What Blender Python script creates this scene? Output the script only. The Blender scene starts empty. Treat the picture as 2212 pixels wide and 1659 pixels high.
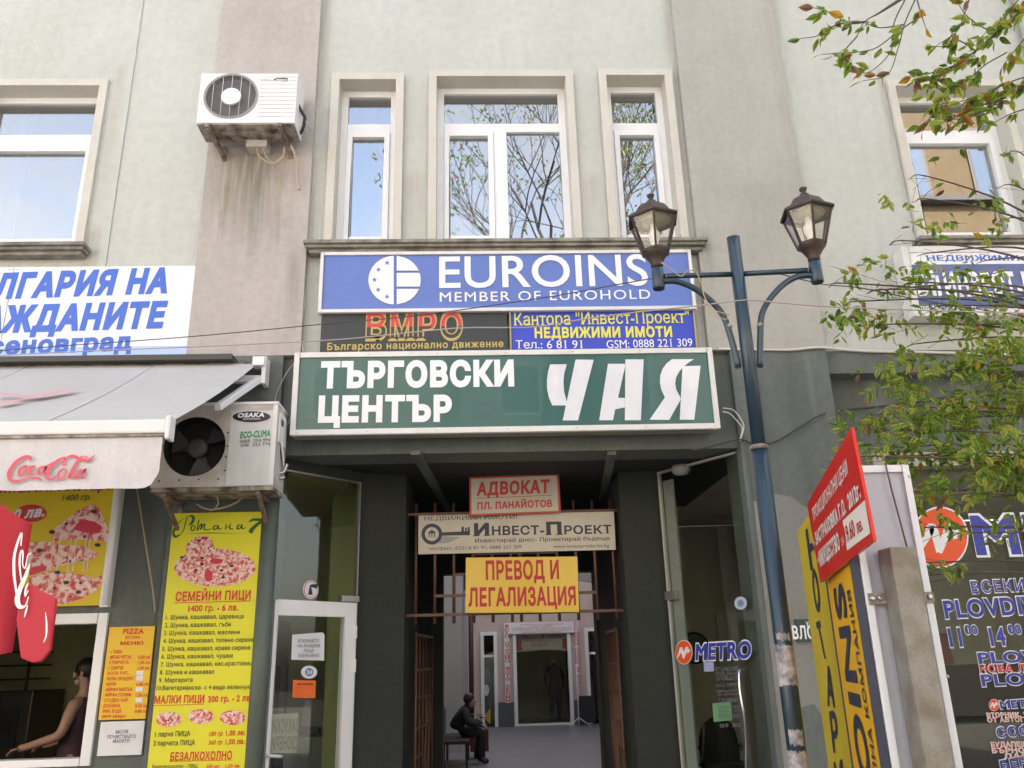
import bpy, bmesh, math, random
from mathutils import Vector, Matrix, geometry
random.seed(7)
S = bpy.context.scene
COL = S.collection
R_ = math.radians

# ---------------------------------------------------------------- camera
FPX = 1790.0; PW, PH = 2212.0, 1659.0
def _axes(p, r, y):
    f = Vector((math.sin(y)*math.cos(p), math.cos(y)*math.cos(p), math.sin(p)))
    x = Vector((math.cos(y), -math.sin(y), 0)); u = x.cross(f)
    return x*math.cos(r)+u*math.sin(r), -x*math.sin(r)+u*math.cos(r), f
CX, CU, CF = _axes(R_(18.5), R_(-1.56), R_(2.4))
CAM = Vector((0, -6.5, 1.6))
cd = bpy.data.cameras.new('camera'); cam = bpy.data.objects.new('camera', cd); COL.objects.link(cam)
cam.matrix_world = Matrix(((CX.x, CU.x, -CF.x, CAM.x), (CX.y, CU.y, -CF.y, CAM.y), (CX.z, CU.z, -CF.z, CAM.z), (0, 0, 0, 1)))
cd.sensor_width = 36; cd.lens = FPX/PW*36; cd.clip_start = .05; cd.clip_end = 2000
S.camera = cam

# ---------------------------------------------------------------- light
SUN_EL, SUN_AZ = R_(38), R_(12)          # the sun stands behind the building
w = bpy.data.worlds.new('World'); S.world = w; w.use_nodes = True
nt = w.node_tree; nt.nodes.clear()
sk = nt.nodes.new('ShaderNodeTexSky'); sk.sky_type = 'NISHITA'; sk.sun_disc = False
sk.sun_elevation = SUN_EL; sk.sun_rotation = SUN_AZ; sk.air_density = 1.0; sk.dust_density = 4.0; sk.ozone_density = 1.0
bg = nt.nodes.new('ShaderNodeBackground'); bg.inputs['Strength'].default_value = .15
wo = nt.nodes.new('ShaderNodeOutputWorld')
tcw = nt.nodes.new('ShaderNodeTexCoord'); cn = nt.nodes.new('ShaderNodeTexNoise'); cn.inputs['Scale'].default_value = 2.6; cn.inputs['Detail'].default_value = 6; cn.inputs['Roughness'].default_value = .6
cmr = nt.nodes.new('ShaderNodeMapRange'); cmr.inputs[1].default_value = .40; cmr.inputs[2].default_value = .66; cmr.inputs[3].default_value = .12; cmr.inputs[4].default_value = .8
cbw = nt.nodes.new('ShaderNodeRGBToBW'); cml = nt.nodes.new('ShaderNodeVectorMath'); cml.operation = 'SCALE'; cml.inputs[0].default_value = (1.25, 1.25, 1.28); cmx = nt.nodes.new('ShaderNodeMix'); cmx.data_type = 'RGBA'
nt.links.new(tcw.outputs['Generated'], cn.inputs['Vector']); nt.links.new(cn.outputs[0], cmr.inputs[0]); nt.links.new(sk.outputs[0], cbw.inputs[0]); nt.links.new(cbw.outputs[0], cml.inputs['Scale'])
nt.links.new(cmr.outputs[0], cmx.inputs[0]); nt.links.new(sk.outputs[0], cmx.inputs[6]); nt.links.new(cml.outputs[0], cmx.inputs[7]); nt.links.new(cmx.outputs[2], bg.inputs['Color']); nt.links.new(bg.outputs[0], wo.inputs['Surface'])
sd = bpy.data.lights.new('sun', 'SUN'); sd.energy = 3.2; sd.angle = R_(.53); sd.color = (1, .95, .87)
so = bpy.data.objects.new('sun', sd); COL.objects.link(so)
sdir = Vector((math.sin(SUN_AZ)*math.cos(SUN_EL), math.cos(SUN_AZ)*math.cos(SUN_EL), math.sin(SUN_EL)))
so.rotation_euler = sdir.to_track_quat('Z', 'Y').to_euler(); so.location = (0, 20, 30)
S.view_settings.view_transform = 'Standard'; S.view_settings.look = 'None'
S.view_settings.exposure = 2.6; S.view_settings.gamma = 1
S.view_settings.use_curve_mapping = False
S.view_settings.use_white_balance = True; S.view_settings.white_balance_temperature = 6800
S.cycles.max_bounces = 8; S.cycles.transparent_max_bounces = 12; S.cycles.diffuse_bounces = 5
S.cycles.use_denoising = True

# ---------------------------------------------------------------- helpers
def crop(ox, oy, k): return lambda x, y: ((ox+x/k)/1.4756, (oy+y/k)/1.4756)
def ray(px, py): return CX*((px-PW/2)/FPX)+CU*((PH/2-py)/FPX)+CF
def at(px, py, Y=0.0):
    d = ray(px, py); return CAM+d*((Y-CAM.y)/d.y)
def atz(px, py, z):
    d = ray(px, py); return CAM+d*((z-CAM.z)/d.z)
def lerp(a, b, t): return a+(b-a)*t

class MB:
    def __init__(s): s.v = []; s.f = []; s.sm = []
    def add(s, vs, fs, sm=False):
        b = len(s.v); s.v += [Vector(q) for q in vs]
        for f in fs: s.f.append([b+i for i in f]); s.sm.append(sm)
        return s
    def box(s, x0, x1, y0, y1, z0, z1):
        vs = [(x, y, z) for z in (z0, z1) for y in (y0, y1) for x in (x0, x1)]
        return s.add(vs, [(0, 2, 3, 1), (4, 5, 7, 6), (0, 1, 5, 4), (2, 6, 7, 3), (0, 4, 6, 2), (1, 3, 7, 5)])
    def quad(s, a, b, c, d): return s.add([a, b, c, d], [(0, 1, 2, 3)])
    def prism(s, pts, e):
        n = len(pts); e = Vector(e); p = [Vector(q) for q in pts]
        fs = [list(range(n))[::-1], list(range(n, 2*n))]+[(i, (i+1) % n, n+(i+1) % n, n+i) for i in range(n)]
        return s.add(p+[q+e for q in p], fs)
    def obox(s, a, b, w, h, up=(0, 0, 1)):
        a = Vector(a); b = Vector(b); d = (b-a).normalized(); up = Vector(up)
        sd_ = d.cross(up)
        if sd_.length < 1e-4: sd_ = d.cross(Vector((1, 0, 0)))
        sd_.normalize(); u = sd_.cross(d).normalized()
        q = [a+sd_*(i*w/2)+u*(j*h/2) for i, j in ((-1, -1), (1, -1), (1, 1), (-1, 1))]
        return s.prism(q, b-a)
    def tube(s, path, r, n=8, caps=True):
        p = [Vector(q) for q in path]; m = len(p)
        rs = r if isinstance(r, (list, tuple)) else [r]*m
        d0 = (p[1]-p[0]).normalized(); ref = Vector((0, 0, 1)) if abs(d0.z) < .9 else Vector((1, 0, 0))
        sd_ = d0.cross(ref).normalized(); vs = []
        for i in range(m):
            d = (p[min(i+1, m-1)]-p[max(i-1, 0)])
            d = d.normalized() if d.length > 1e-9 else d0
            sd_ = (sd_-d*sd_.dot(d)).normalized(); u = d.cross(sd_)
            for k in range(n):
                a = 2*math.pi*k/n; vs.append(p[i]+(sd_*math.cos(a)+u*math.sin(a))*rs[i])
        b = len(s.v); s.v += vs
        for i in range(m-1):
            for k in range(n):
                s.f.append([b+i*n+k, b+i*n+(k+1) % n, b+(i+1)*n+(k+1) % n, b+(i+1)*n+k]); s.sm.append(True)
        if caps:
            s.f.append([b+k for k in range(n)][::-1]); s.sm.append(False)
            s.f.append([b+(m-1)*n+k for k in range(n)]); s.sm.append(False)
        return s
    def lathe(s, c, prof, n=16, axis=(0, 0, 1), phase=0, smooth=True):
        ax = Vector(axis).normalized(); ref = Vector((1, 0, 0)) if abs(ax.x) < .9 else Vector((0, 1, 0))
        a_ = (ref-ax*ref.dot(ax)).normalized(); b_ = ax.cross(a_); c = Vector(c); b = len(s.v)
        for r, z in prof:
            for k in range(n):
                t = 2*math.pi*k/n+phase; s.v.append(c+ax*z+(a_*math.cos(t)+b_*math.sin(t))*r)
        for i in range(len(prof)-1):
            for k in range(n):
                s.f.append([b+i*n+k, b+i*n+(k+1) % n, b+(i+1)*n+(k+1) % n, b+(i+1)*n+k]); s.sm.append(smooth)
        s.f.append([b+k for k in range(n)][::-1]); s.sm.append(False)
        s.f.append([b+(len(prof)-1)*n+k for k in range(n)]); s.sm.append(False)
        return s
    def sphere(s, c, r, n=10, m=7, sc=(1, 1, 1)):
        c = Vector(c); b = len(s.v)
        for i in range(m+1):
            t = math.pi*i/m
            for k in range(n):
                a = 2*math.pi*k/n
                s.v.append(c+Vector((math.sin(t)*math.cos(a)*r*sc[0], math.sin(t)*math.sin(a)*r*sc[1], math.cos(t)*r*sc[2])))
        for i in range(m):
            for k in range(n):
                s.f.append([b+i*n+k, b+i*n+(k+1) % n, b+(i+1)*n+(k+1) % n, b+(i+1)*n+k]); s.sm.append(True)
        return s
def spl(pts, n=6):
    """Catmull-Rom through points (any dimension)."""
    P = [Vector(p) for p in pts]; P = [P[0]*2-P[1]]+P+[P[-1]*2-P[-2]]; out = []
    for i in range(1, len(P)-2):
        for k in range(n):
            t = k/n; a, b, c, d = P[i-1], P[i], P[i+1], P[i+2]
            out.append((b*2+(c-a)*t+(a*2-b*5+c*4-d)*t*t+(b*3-a-c*3+d)*t**3)*.5)
    out.append(P[-2]); return out

def thing(name, label, cat, loc=(0, 0, 0), group=None):
    o = bpy.data.objects.new(name, None); COL.objects.link(o); o.location = loc
    o.empty_display_size = .1; o['label'] = label; o['category'] = cat
    if group: o['group'] = group
    return o
def root(o):
    while o.parent: o = o.parent
    return o
def mesh(name, vs, fs, sm, off=(0, 0, 0), bev=0):
    me = bpy.data.meshes.new(name); off = Vector(off)
    me.from_pydata([v-off for v in vs], [], fs)
    if sm: me.polygons.foreach_set('use_smooth', sm)
    bm = bmesh.new(); bm.from_mesh(me)
    bmesh.ops.recalc_face_normals(bm, faces=bm.faces)
    if bev:
        bmesh.ops.remove_doubles(bm, verts=bm.verts, dist=1e-5)
        ed = [e for e in bm.edges if len(e.link_faces) == 2 and e.calc_face_angle(0) > .9]
        bmesh.ops.bevel(bm, geom=ed, offset=bev, segments=2, affect='EDGES', profile=.6)
    bm.to_mesh(me); bm.free(); me.update(); return me
def obj(name, mb, mat, parent=None, label=None, cat=None, kind=None, group=None, bev=0):
    off = root(parent).location if parent else Vector((0, 0, 0))
    me = mesh(name, mb.v, mb.f, mb.sm, off, bev)
    o = bpy.data.objects.new(name, me); COL.objects.link(o)
    if mat: me.materials.append(mat)
    if parent: o.parent = parent
    if label: o['label'] = label
    if cat: o['category'] = cat
    if kind: o['kind'] = kind
    if group: o['group'] = group
    return o
def struct(name, mb, mat): return obj(name, mb, mat, kind='structure')

# ---------------------------------------------------------------- materials
_m = {}
def mat(name, col, rough=.7, metal=0, var=0, vscale=4, bump=0, bscale=60, streak=0, col2=None, spec=.5, coat=0):
    if name in _m: return _m[name]
    m = bpy.data.materials.new(name); m.use_nodes = True; _m[name] = m
    n = m.node_tree.nodes; l = m.node_tree.links; b = n['Principled BSDF']
    c = (*col, 1); b.inputs['Base Color'].default_value = c; b.inputs['Roughness'].default_value = rough
    b.inputs['Metallic'].default_value = metal; b.inputs['Specular IOR Level'].default_value = spec
    b.inputs['Coat Weight'].default_value = coat
    m['base'] = col
    if var or streak or bump:
        g = n.new('ShaderNodeNewGeometry')
        src = None
        def noise(scale, sx=1, sy=1, sz=1, det=5):
            mp = n.new('ShaderNodeMapping'); mp.inputs['Scale'].default_value = (sx, sy, sz)
            l.new(g.outputs['Position'], mp.inputs[0]); t = n.new('ShaderNodeTexNoise')
            t.inputs['Scale'].default_value = scale; t.inputs['Detail'].default_value = det
            l.new(mp.outputs[0], t.inputs['Vector']); return t.outputs[0]
        def ramp(s, a, b_, lo, hi):
            r = n.new('ShaderNodeMapRange'); r.inputs[1].default_value = lo; r.inputs[2].default_value = hi
            r.inputs[3].default_value = a; r.inputs[4].default_value = b_; l.new(s, r.inputs[0]); return r.outputs[0]
        cur = None
        def mixin(fac, dark):
            nonlocal cur
            x = n.new('ShaderNodeMix'); x.data_type = 'RGBA'
            l.new(fac, x.inputs[0])
            if cur is None: x.inputs[6].default_value = c
            else: l.new(cur, x.inputs[6])
            x.inputs[7].default_value = (*dark, 1); cur = x.outputs[2]
        c2 = col2 or tuple(q*.6 for q in col)
        if var: mixin(ramp(noise(vscale), 0, var, .38, .68), c2); mixin(ramp(noise(vscale*14), 0, var*.5, .4, .7), tuple(q*.75 for q in c2))
        if streak: mixin(ramp(noise(1.0, 9, 9, .55, 6), 0, streak, .45, .72), c2)
        if cur: l.new(cur, b.inputs['Base Color'])
        if bump:
            bp = n.new('ShaderNodeBump'); bp.inputs['Strength'].default_value = bump; bp.inputs['Distance'].default_value = .01
            l.new(noise(bscale, det=3), bp.inputs['Height']); l.new(bp.outputs[0], b.inputs['Normal'])
    return m
def stain_and_shade(m, spots):
    """streaks and painted shade with a place of their own on the wall: (x, half width, z top, z bottom, colour, strength)"""
    n = m.node_tree.nodes; l = m.node_tree.links; b = n['Principled BSDF']
    g = n.new('ShaderNodeNewGeometry'); sp = n.new('ShaderNodeSeparateXYZ'); l.new(g.outputs['Position'], sp.inputs[0])
    mp = n.new('ShaderNodeMapping'); mp.inputs['Scale'].default_value = (22, 1, 1.6); l.new(g.outputs['Position'], mp.inputs[0])
    ns = n.new('ShaderNodeTexNoise'); ns.inputs['Scale'].default_value = 1.2; ns.inputs['Detail'].default_value = 5; l.new(mp.outputs[0], ns.inputs['Vector'])
    def M(op, a, b_=None):
        q = n.new('ShaderNodeMath'); q.operation = op
        for i, v in enumerate((a, b_)):
            if v is None: continue
            if isinstance(v, (int, float)): q.inputs[i].default_value = v
            else: l.new(v, q.inputs[i])
        return q.outputs[0]
    def MR(s, lo, hi, a=0, b_=1):
        r = n.new('ShaderNodeMapRange'); r.interpolation_type = 'SMOOTHSTEP'
        for i, v in enumerate((lo, hi, a, b_)): r.inputs[i+1].default_value = v
        l.new(s, r.inputs[0]); return r.outputs[0]
    for xc, hw, zt, zb, colr, st in spots:
        fx = MR(M('ABSOLUTE', M('SUBTRACT', sp.outputs[0], xc)), hw, 0)
        fz = M('MULTIPLY', MR(sp.outputs[2], zb, zt), MR(sp.outputs[2], zt+.12, zt-.02))
        f = M('MULTIPLY', M('MULTIPLY', fx, fz), MR(ns.outputs[0], .3, .6, .35, 1))
        f = M('MULTIPLY', f, st)
        x = n.new('ShaderNodeMix'); x.data_type = 'RGBA'; l.new(f, x.inputs[0])
        if b.inputs['Base Color'].links: l.new(b.inputs['Base Color'].links[0].from_socket, x.inputs[6])
        else: x.inputs[6].default_value = b.inputs['Base Color'].default_value
        x.inputs[7].default_value = (*colr, 1); l.new(x.outputs[2], b.inputs['Base Color'])
def glass(name, refl, tint=(1, 1, 1), rough=0.0, ior=1.5):
    if name in _m: return _m[name]
    m = bpy.data.materials.new(name); m.use_nodes = True; _m[name] = m
    n = m.node_tree.nodes; l = m.node_tree.links; n.clear()
    o = n.new('ShaderNodeOutputMaterial'); mx = n.new('ShaderNodeMixShader'); t = n.new('ShaderNodeBsdfTransparent'); g = n.new('ShaderNodeBsdfGlossy')
    t.inputs[0].default_value = (*tint, 1); g.inputs['Roughness'].default_value = rough
    fr = n.new('ShaderNodeFresnel'); fr.inputs[0].default_value = ior
    gg = n.new('ShaderNodeNewGeometry'); mr = n.new('ShaderNodeMapRange'); mr.inputs[3].default_value = ior; mr.inputs[4].default_value = 1/ior
    l.new(gg.outputs['Backfacing'], mr.inputs[0]); l.new(mr.outputs[0], fr.inputs[0])
    ad = n.new('ShaderNodeMath'); ad.operation = 'ADD'; ad.inputs[1].default_value = refl; ad.use_clamp = True
    l.new(fr.outputs[0], ad.inputs[0]); l.new(ad.outputs[0], mx.inputs[0])
    l.new(t.outputs[0], mx.inputs[1]); l.new(g.outputs[0], mx.inputs[2]); l.new(mx.outputs[0], o.inputs[0])
    return m
def pizza_mat(name, scale):
    m = bpy.data.materials.new(name); m.use_nodes = True
    n = m.node_tree.nodes; l = m.node_tree.links; b = n['Principled BSDF']; b.inputs['Roughness'].default_value = .5
    g = n.new('ShaderNodeNewGeometry')
    t = n.new('ShaderNodeTexNoise'); t.inputs['Scale'].default_value = scale; t.inputs['Detail'].default_value = 4; t.inputs['Distortion'].default_value = .8
    l.new(g.outputs['Position'], t.inputs['Vector'])
    r = n.new('ShaderNodeValToRGB'); l.new(t.outputs[0], r.inputs[0]); e = r.color_ramp.elements
    e[0].position = .36; e[0].color = (.55, .05, .07, 1); e[1].position = .58; e[1].color = (.80, .62, .54, 1)
    q = e.new(.45); q.color = (.66, .17, .15, 1); q = e.new(.52); q.color = (.76, .48, .42, 1)
    v = n.new('ShaderNodeTexVoronoi'); v.inputs['Scale'].default_value = scale*.6; l.new(g.outputs['Position'], v.inputs['Vector'])
    mr = n.new('ShaderNodeMapRange'); mr.inputs[1].default_value = .13; mr.inputs[2].default_value = .17; mr.inputs[3].default_value = 1; mr.inputs[4].default_value = 0
    l.new(v.outputs['Distance'], mr.inputs[0]); x = n.new('ShaderNodeMix'); x.data_type = 'RGBA'; x.inputs[7].default_value = (.05, .03, .06, 1)
    l.new(mr.outputs[0], x.inputs[0]); l.new(r.outputs[0], x.inputs[6]); l.new(x.outputs[2], b.inputs['Base Color'])
    return m

# ---------------------------------------------------------------- print on flat faces
_raw = {}
def _glyph_raw(ch):
    """outline loops of one character of the built-in font (fill off), and its advance"""
    if ch in _raw: return _raw[ch]
    def curve(s, fill):
        c = bpy.data.curves.new('t', 'FONT'); c.body = s; c.size = 1; c.resolution_u = 5; c.dimensions = '2D'; c.fill_mode = fill
        o = bpy.data.objects.new('t', c); me = bpy.data.meshes.new_from_object(o); v = [(q.co.x, q.co.y) for q in me.vertices]; e = [tuple(q.vertices) for q in me.edges]
        bpy.data.objects.remove(o); bpy.data.meshes.remove(me); bpy.data.curves.remove(c); return v, e
    if 'HH' not in _raw: v, _ = curve('HH', 'NONE'); xs = [p[0] for p in v]; _raw['HH'] = max(xs)-min(xs)
    v, _ = curve('H'+ch+'H', 'NONE'); xs = [p[0] for p in v]; adv = max(xs)-min(xs)-_raw['HH']
    v, e = curve(ch, 'NONE') if ch != ' ' else ([], [])
    nxt = {}
    for a, b in e: nxt.setdefault(a, []).append(b); nxt.setdefault(b, []).append(a)
    seen = set(); loops = []
    for s in range(len(v)):
        if s in seen or s not in nxt: continue
        L = [s]; seen.add(s); cur = s
        # vertices come in outline order; start towards s+1
        nx = s+1 if s+1 in nxt.get(s, []) else (nxt[s][0] if nxt[s] else None)
        while nx is not None and nx not in seen:
            L.append(nx); seen.add(nx); cur = nx; c = [q for q in nxt[cur] if q not in seen]; nx = c[0] if c else None
        if len(L) > 2: loops.append([v[i] for i in L])
    _raw[ch] = (loops, adv); return _raw[ch]
def _area(L): return sum(L[i-1][0]*L[i][1]-L[i][0]*L[i-1][1] for i in range(len(L)))/2
_gl = {}
def glyph(ch, bold):
    k = (ch, round(bold, 4))
    if k in _gl: return _gl[k]
    loops, adv = _glyph_raw(ch)
    if not loops: _gl[k] = ([], [], adv); return _gl[k]
    sgn = 1 if _area(max(loops, key=lambda L: abs(_area(L)))) > 0 else -1
    out = []
    for L in loops:
        q = [p for i, p in enumerate(L) if math.hypot(p[0]-L[i-1][0], p[1]-L[i-1][1]) > 1e-4]
        if len(q) < 3: continue
        n = len(q); w = []
        for i in range(n):
            a, b, c = q[i-1], q[i], q[(i+1) % n]; d1 = Vector((b[0]-a[0], b[1]-a[1])).normalized(); d2 = Vector((c[0]-b[0], c[1]-b[1])).normalized()
            n1 = Vector((d1.y, -d1.x))*sgn; n2 = Vector((d2.y, -d2.x))*sgn; m_ = n1+n2
            if m_.length < .3: m_ = n1
            m_.normalize(); s_ = bold/max(.45, m_.dot(n1)); w.append(Vector((b[0]+m_.x*s_, b[1]+m_.y*s_)))
        out.append(w)
    vs = [p for L in out for p in L]; ed = []; o = 0
    for L in out: ed += [(o+i, o+(i+1) % len(L)) for i in range(len(L))]; o += len(L)
    V, E2, Fc, *_ = geometry.delaunay_2d_cdt(vs, ed, [], 0, 1e-5)
    fs = []
    for f in Fc:
        cx = sum(V[i].x for i in f)/len(f); cy = sum(V[i].y for i in f)/len(f); wn = 0
        for L in out:
            for i in range(len(L)):
                a, b = L[i-1], L[i]
                if (a.y > cy) != (b.y > cy) and cx < (b.x-a.x)*(cy-a.y)/(b.y-a.y)+a.x: wn += 1 if b.y > a.y else -1
        if wn*sgn > 0: fs.append(list(f))
    _gl[k] = ([(p.x, p.y) for p in V], fs, adv); return _gl[k]
_tc = {}
def text_geo(s, bold=0, shear=0, space=1, serif=False):
    k = (s, bold, shear, space, serif)
    if k in _tc: return _tc[k]
    vs = []; fs = []; x = 0; ex = []; cap = text_cap(0)
    for ch in s:
        v, f, adv = glyph(ch, bold); b = len(vs); used = {i for q in f for i in q}; mp_ = {}
        for i in sorted(used): mp_[i] = len(vs); vs.append((x+v[i][0]+shear*v[i][1], v[i][1]))
        fs += [[mp_[i] for i in q] for q in f]
        if serif:
            cnt = {}
            for q in f:
                for i in range(len(q)): e = tuple(sorted((q[i-1], q[i]))); cnt[e] = cnt.get(e, 0)+1
            for (a, c), q in cnt.items():
                if q == 1 and abs(v[a][1]-v[c][1]) < .004 and .03 < abs(v[a][0]-v[c][0]) < .3:
                    y0 = v[a][1]; lo = abs(y0+bold) < .02; hi = abs(y0-cap) < .02+bold or abs(y0-cap*.735) < .02+bold
                    if lo or hi:
                        xa, xb = x+min(v[a][0], v[c][0])-.055+shear*y0, x+max(v[a][0], v[c][0])+.055+shear*y0; t = .045
                        ex.append((xa, xb, y0, y0+t) if lo else (xa, xb, y0-t, y0))
        x += adv+(space-1)*.3+bold*1.2
    _tc[k] = (vs, fs, ex); return _tc[k]
def text_cap(bold):
    if 'cap' not in _raw: _raw['cap'] = max(p[1] for L in _glyph_raw('H')[0] for p in L)
    return _raw['cap']
class Face:
    """a vertical flat face in the place; ang turns its rightward direction about z"""
    def __init__(s, p, ang=0):
        s.o = Vector(p); s.r = Vector((math.cos(ang), math.sin(ang), 0)); s.u = Vector((0, 0, 1)); s.n = Vector((math.sin(ang), -math.cos(ang), 0))
    def ab(s, p):
        d = ray(*p); t = (s.o-CAM).dot(s.n)/d.dot(s.n); q = CAM+d*t-s.o
        return q.dot(s.r), q.z
    def P(s, a, b, n=0): return s.o+s.r*a+s.u*b+s.n*n
    def rect(s, p0, p1):
        a0, b0 = s.ab(p0); a1, b1 = s.ab(p1); return min(a0, a1), max(a0, a1), min(b0, b1), max(b0, b1)
    def slab(s, mb, r, n0, n1):
        a0, a1, b0, b1 = r
        mb.prism([s.P(a0, b0, n0), s.P(a1, b0, n0), s.P(a1, b1, n0), s.P(a0, b1, n0)], s.n*(n1-n0)); return mb
    def frame(s, mb, r, w, n0, n1, wb=None):
        a0, a1, b0, b1 = r; wb = wb or w
        s.slab(mb, (a0, a0+w, b0, b1), n0, n1); s.slab(mb, (a1-w, a1, b0, b1), n0, n1)
        s.slab(mb, (a0+w, a1-w, b0, b0+wb), n0, n1); s.slab(mb, (a0+w, a1-w, b1-wb, b1), n0, n1); return mb
    def text(s, parent, t, bl, br, ytop, m, n=.003, bold=0, shear=0, space=1, serif=False, pre='', name='lettering', flip=False):
        a0, b0 = s.ab(bl); a1, b1 = s.ab(br); bt = s.ab((bl[0], ytop))[1]
        vs, fs, ex = text_geo(t, bold, shear, space, serif)
        x0 = min(v[0] for v in vs); x1 = max(v[0] for v in vs); W = x1-x0; cap = text_cap(bold)
        if pre:
            vs, fs, ex = text_geo(pre+t, bold, shear, space, serif); xe = max(v[0] for v in vs); x0 = xe-W
        mb = MB()
        def T(x, y, dn=0):
            u = (x-x0)/W
            if flip: u = 1-u
            return s.P(a0+(a1-a0)*u, b0+(b1-b0)*u+(bt-b0)*y/cap, n+dn)
        mb.add([T(*v) for v in vs], fs)
        for xa, xb, ya, yb in ex: mb.add([T(xa, ya, .0006), T(xb, ya, .0006), T(xb, yb, .0006), T(xa, yb, .0006)], [(0, 1, 2, 3)])
        return obj(name, mb, m, parent)
    def vtext(s, parent, t, p0, p1, wpx, m, n=.003, bold=.03):
        """letters stacked one under another from p0 (top centre) to p1 (bottom centre)"""
        a0, b0 = s.ab(p0); a1, b1 = s.ab(p1); w = abs(s.ab((p0[0]+wpx, p0[1]))[0]-a0); k = len(t); h = (b0-b1)/k*.74; mb = MB()
        for i, ch in enumerate(t):
            if ch == ' ': continue
            vs, fs, _ = text_geo(ch, bold); xs = [v[0] for v in vs]; x0, x1 = min(xs), max(xs); cap = text_cap(bold)
            ca = a0+(a1-a0)*i/k; cb = b0+(b1-b0)*(i+1)/k
            ww = w*min(1, (x1-x0)/.62)
            mb.add([s.P(ca+((v[0]-x0)/(x1-x0)-.5)*ww, cb+v[1]/cap*h, n) for v in vs], fs)
        return obj('lettering', mb, m, parent)
    def poly(s, parent, polys, m, n=.003, name='emblem', thick=0, label=None):
        mb = MB()
        for pts in polys:
            q = [s.P(*s.ab(p), n) for p in pts]
            if thick: mb.prism(q, s.n*thick)
            else: mb.add(q, [list(range(len(q)))])
        # triangulate concave print outlines safely
        o = obj(name, mb, m, parent, label)
        bm = bmesh.new(); bm.from_mesh(o.data); bmesh.ops.triangulate(bm, faces=[f for f in bm.faces if len(f.verts) > 4]); bm.to_mesh(o.data); bm.free()
        return o
    def strokes(s, parent, st, m, n=.003, name='lettering'):
        """brush script: each stroke a list of (x, y, width) in picture units"""
        mb = MB()
        for q in st:
            c = spl([(x, y, w_) for x, y, w_ in q], 5); b = len(mb.v)
            for i, p in enumerate(c):
                d = c[min(i+1, len(c)-1)]-c[max(i-1, 0)]; L = math.hypot(d.x, d.y) or 1
                nx, ny = -d.y/L, d.x/L; h = max(p.z, .2)/2
                for sg in (-1, 1): mb.v.append(s.P(*s.ab((p.x+nx*h*sg, p.y+ny*h*sg)), n))
            for i in range(len(c)-1): mb.f.append([b+2*i, b+2*i+1, b+2*i+3, b+2*i+2]); mb.sm.append(False)
            n += .0002
        return obj(name, mb, m, parent)
    def ellipse(s, c, rx, ry, k=28): return [(c[0]+rx*math.cos(2*math.pi*i/k), c[1]+ry*math.sin(2*math.pi*i/k)) for i in range(k)]

def grid_wall(mb, X, Z, Y0, Y1, holes):
    """a wall between Y0 (front) and Y1 (back) with rectangular holes (x0,x1,z0,z1)"""
    xs = sorted({X[0], X[1], *[h[0] for h in holes], *[h[1] for h in holes]}); zs = sorted({Z[0], Z[1], *[h[2] for h in holes], *[h[3] for h in holes]})
    xs = [x for x in xs if X[0] <= x <= X[1]]; zs = [z for z in zs if Z[0] <= z <= Z[1]]
    def solid(i, j):
        if i < 0 or j < 0 or i >= len(xs)-1 or j >= len(zs)-1: return False
        cx, cz = (xs[i]+xs[i+1])/2, (zs[j]+zs[j+1])/2
        return not any(h[0] < cx < h[1] and h[2] < cz < h[3] for h in holes)
    for i in range(len(xs)-1):
        for j in range(len(zs)-1):
            if not solid(i, j): continue
            x0, x1, z0, z1 = xs[i], xs[i+1], zs[j], zs[j+1]
            mb.quad((x0, Y0, z0), (x1, Y0, z0), (x1, Y0, z1), (x0, Y0, z1)); mb.quad((x0, Y1, z0), (x0, Y1, z1), (x1, Y1, z1), (x1, Y1, z0))
            if not solid(i-1, j): mb.quad((x0, Y0, z0), (x0, Y0, z1), (x0, Y1, z1), (x0, Y1, z0))
            if not solid(i+1, j): mb.quad((x1, Y0, z0), (x1, Y1, z0), (x1, Y1, z1), (x1, Y0, z1))
            if not solid(i, j-1): mb.quad((x0, Y0, z0), (x0, Y1, z0), (x1, Y1, z0), (x1, Y0, z0))
            if not solid(i, j+1): mb.quad((x0, Y0, z1), (x1, Y0, z1), (x1, Y1, z1), (x0, Y1, z1))
    return mb

# colours of the place
WALL = mat('plaster_upper', (.535, .548, .505), .9, var=.45, vscale=.9, bump=.6, bscale=90, streak=.25, col2=(.425, .43, .385))
PIL = mat('plaster_pilaster', (.47, .425, .395), .9, var=.5, vscale=1.3, bump=.4, bscale=90, streak=.35, col2=(.35, .33, .29))
PILR = mat('plaster_pilaster_grey', (.42, .405, .365), .9, var=.4, vscale=1.3, bump=.4, bscale=90, streak=.25, col2=(.33, .32, .29))
LOW = mat('plaster_lower', (.145, .165, .152), .9, var=.5, vscale=1.6, bump=.5, bscale=110, streak=.3, col2=(.085, .093, .082))
LOWPATCH = mat('plaster_patch', (.25, .245, .225), .9, var=.5, vscale=2, bump=.4, bscale=110, col2=(.19, .19, .17))
TRIM = mat('window_surround_paint', (.59, .57, .51), .85, var=.35, vscale=3, bump=.25, bscale=90, col2=(.47, .43, .34))
PVC = mat('white_pvc', (.80, .80, .81), .35, var=.12, vscale=8, col2=(.6, .6, .58))
SILL = mat('weathered_stone', (.36, .34, .29), .9, var=.8, vscale=7, bump=.6, bscale=40, streak=.5, col2=(.10, .09, .07))
DARK = mat('dark_interior', (.022, .022, .02), .8)
UPGLASS = glass('window_glass', .36, (.75, .78, .8))
SHOPG = glass('shop_glass', .0, (.9, .92, .88), ior=1.45)
WHITE = mat('white_print', (.80, .80, .82), .4); BLACK = mat('black_print', (.02, .02, .025), .45)
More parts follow.
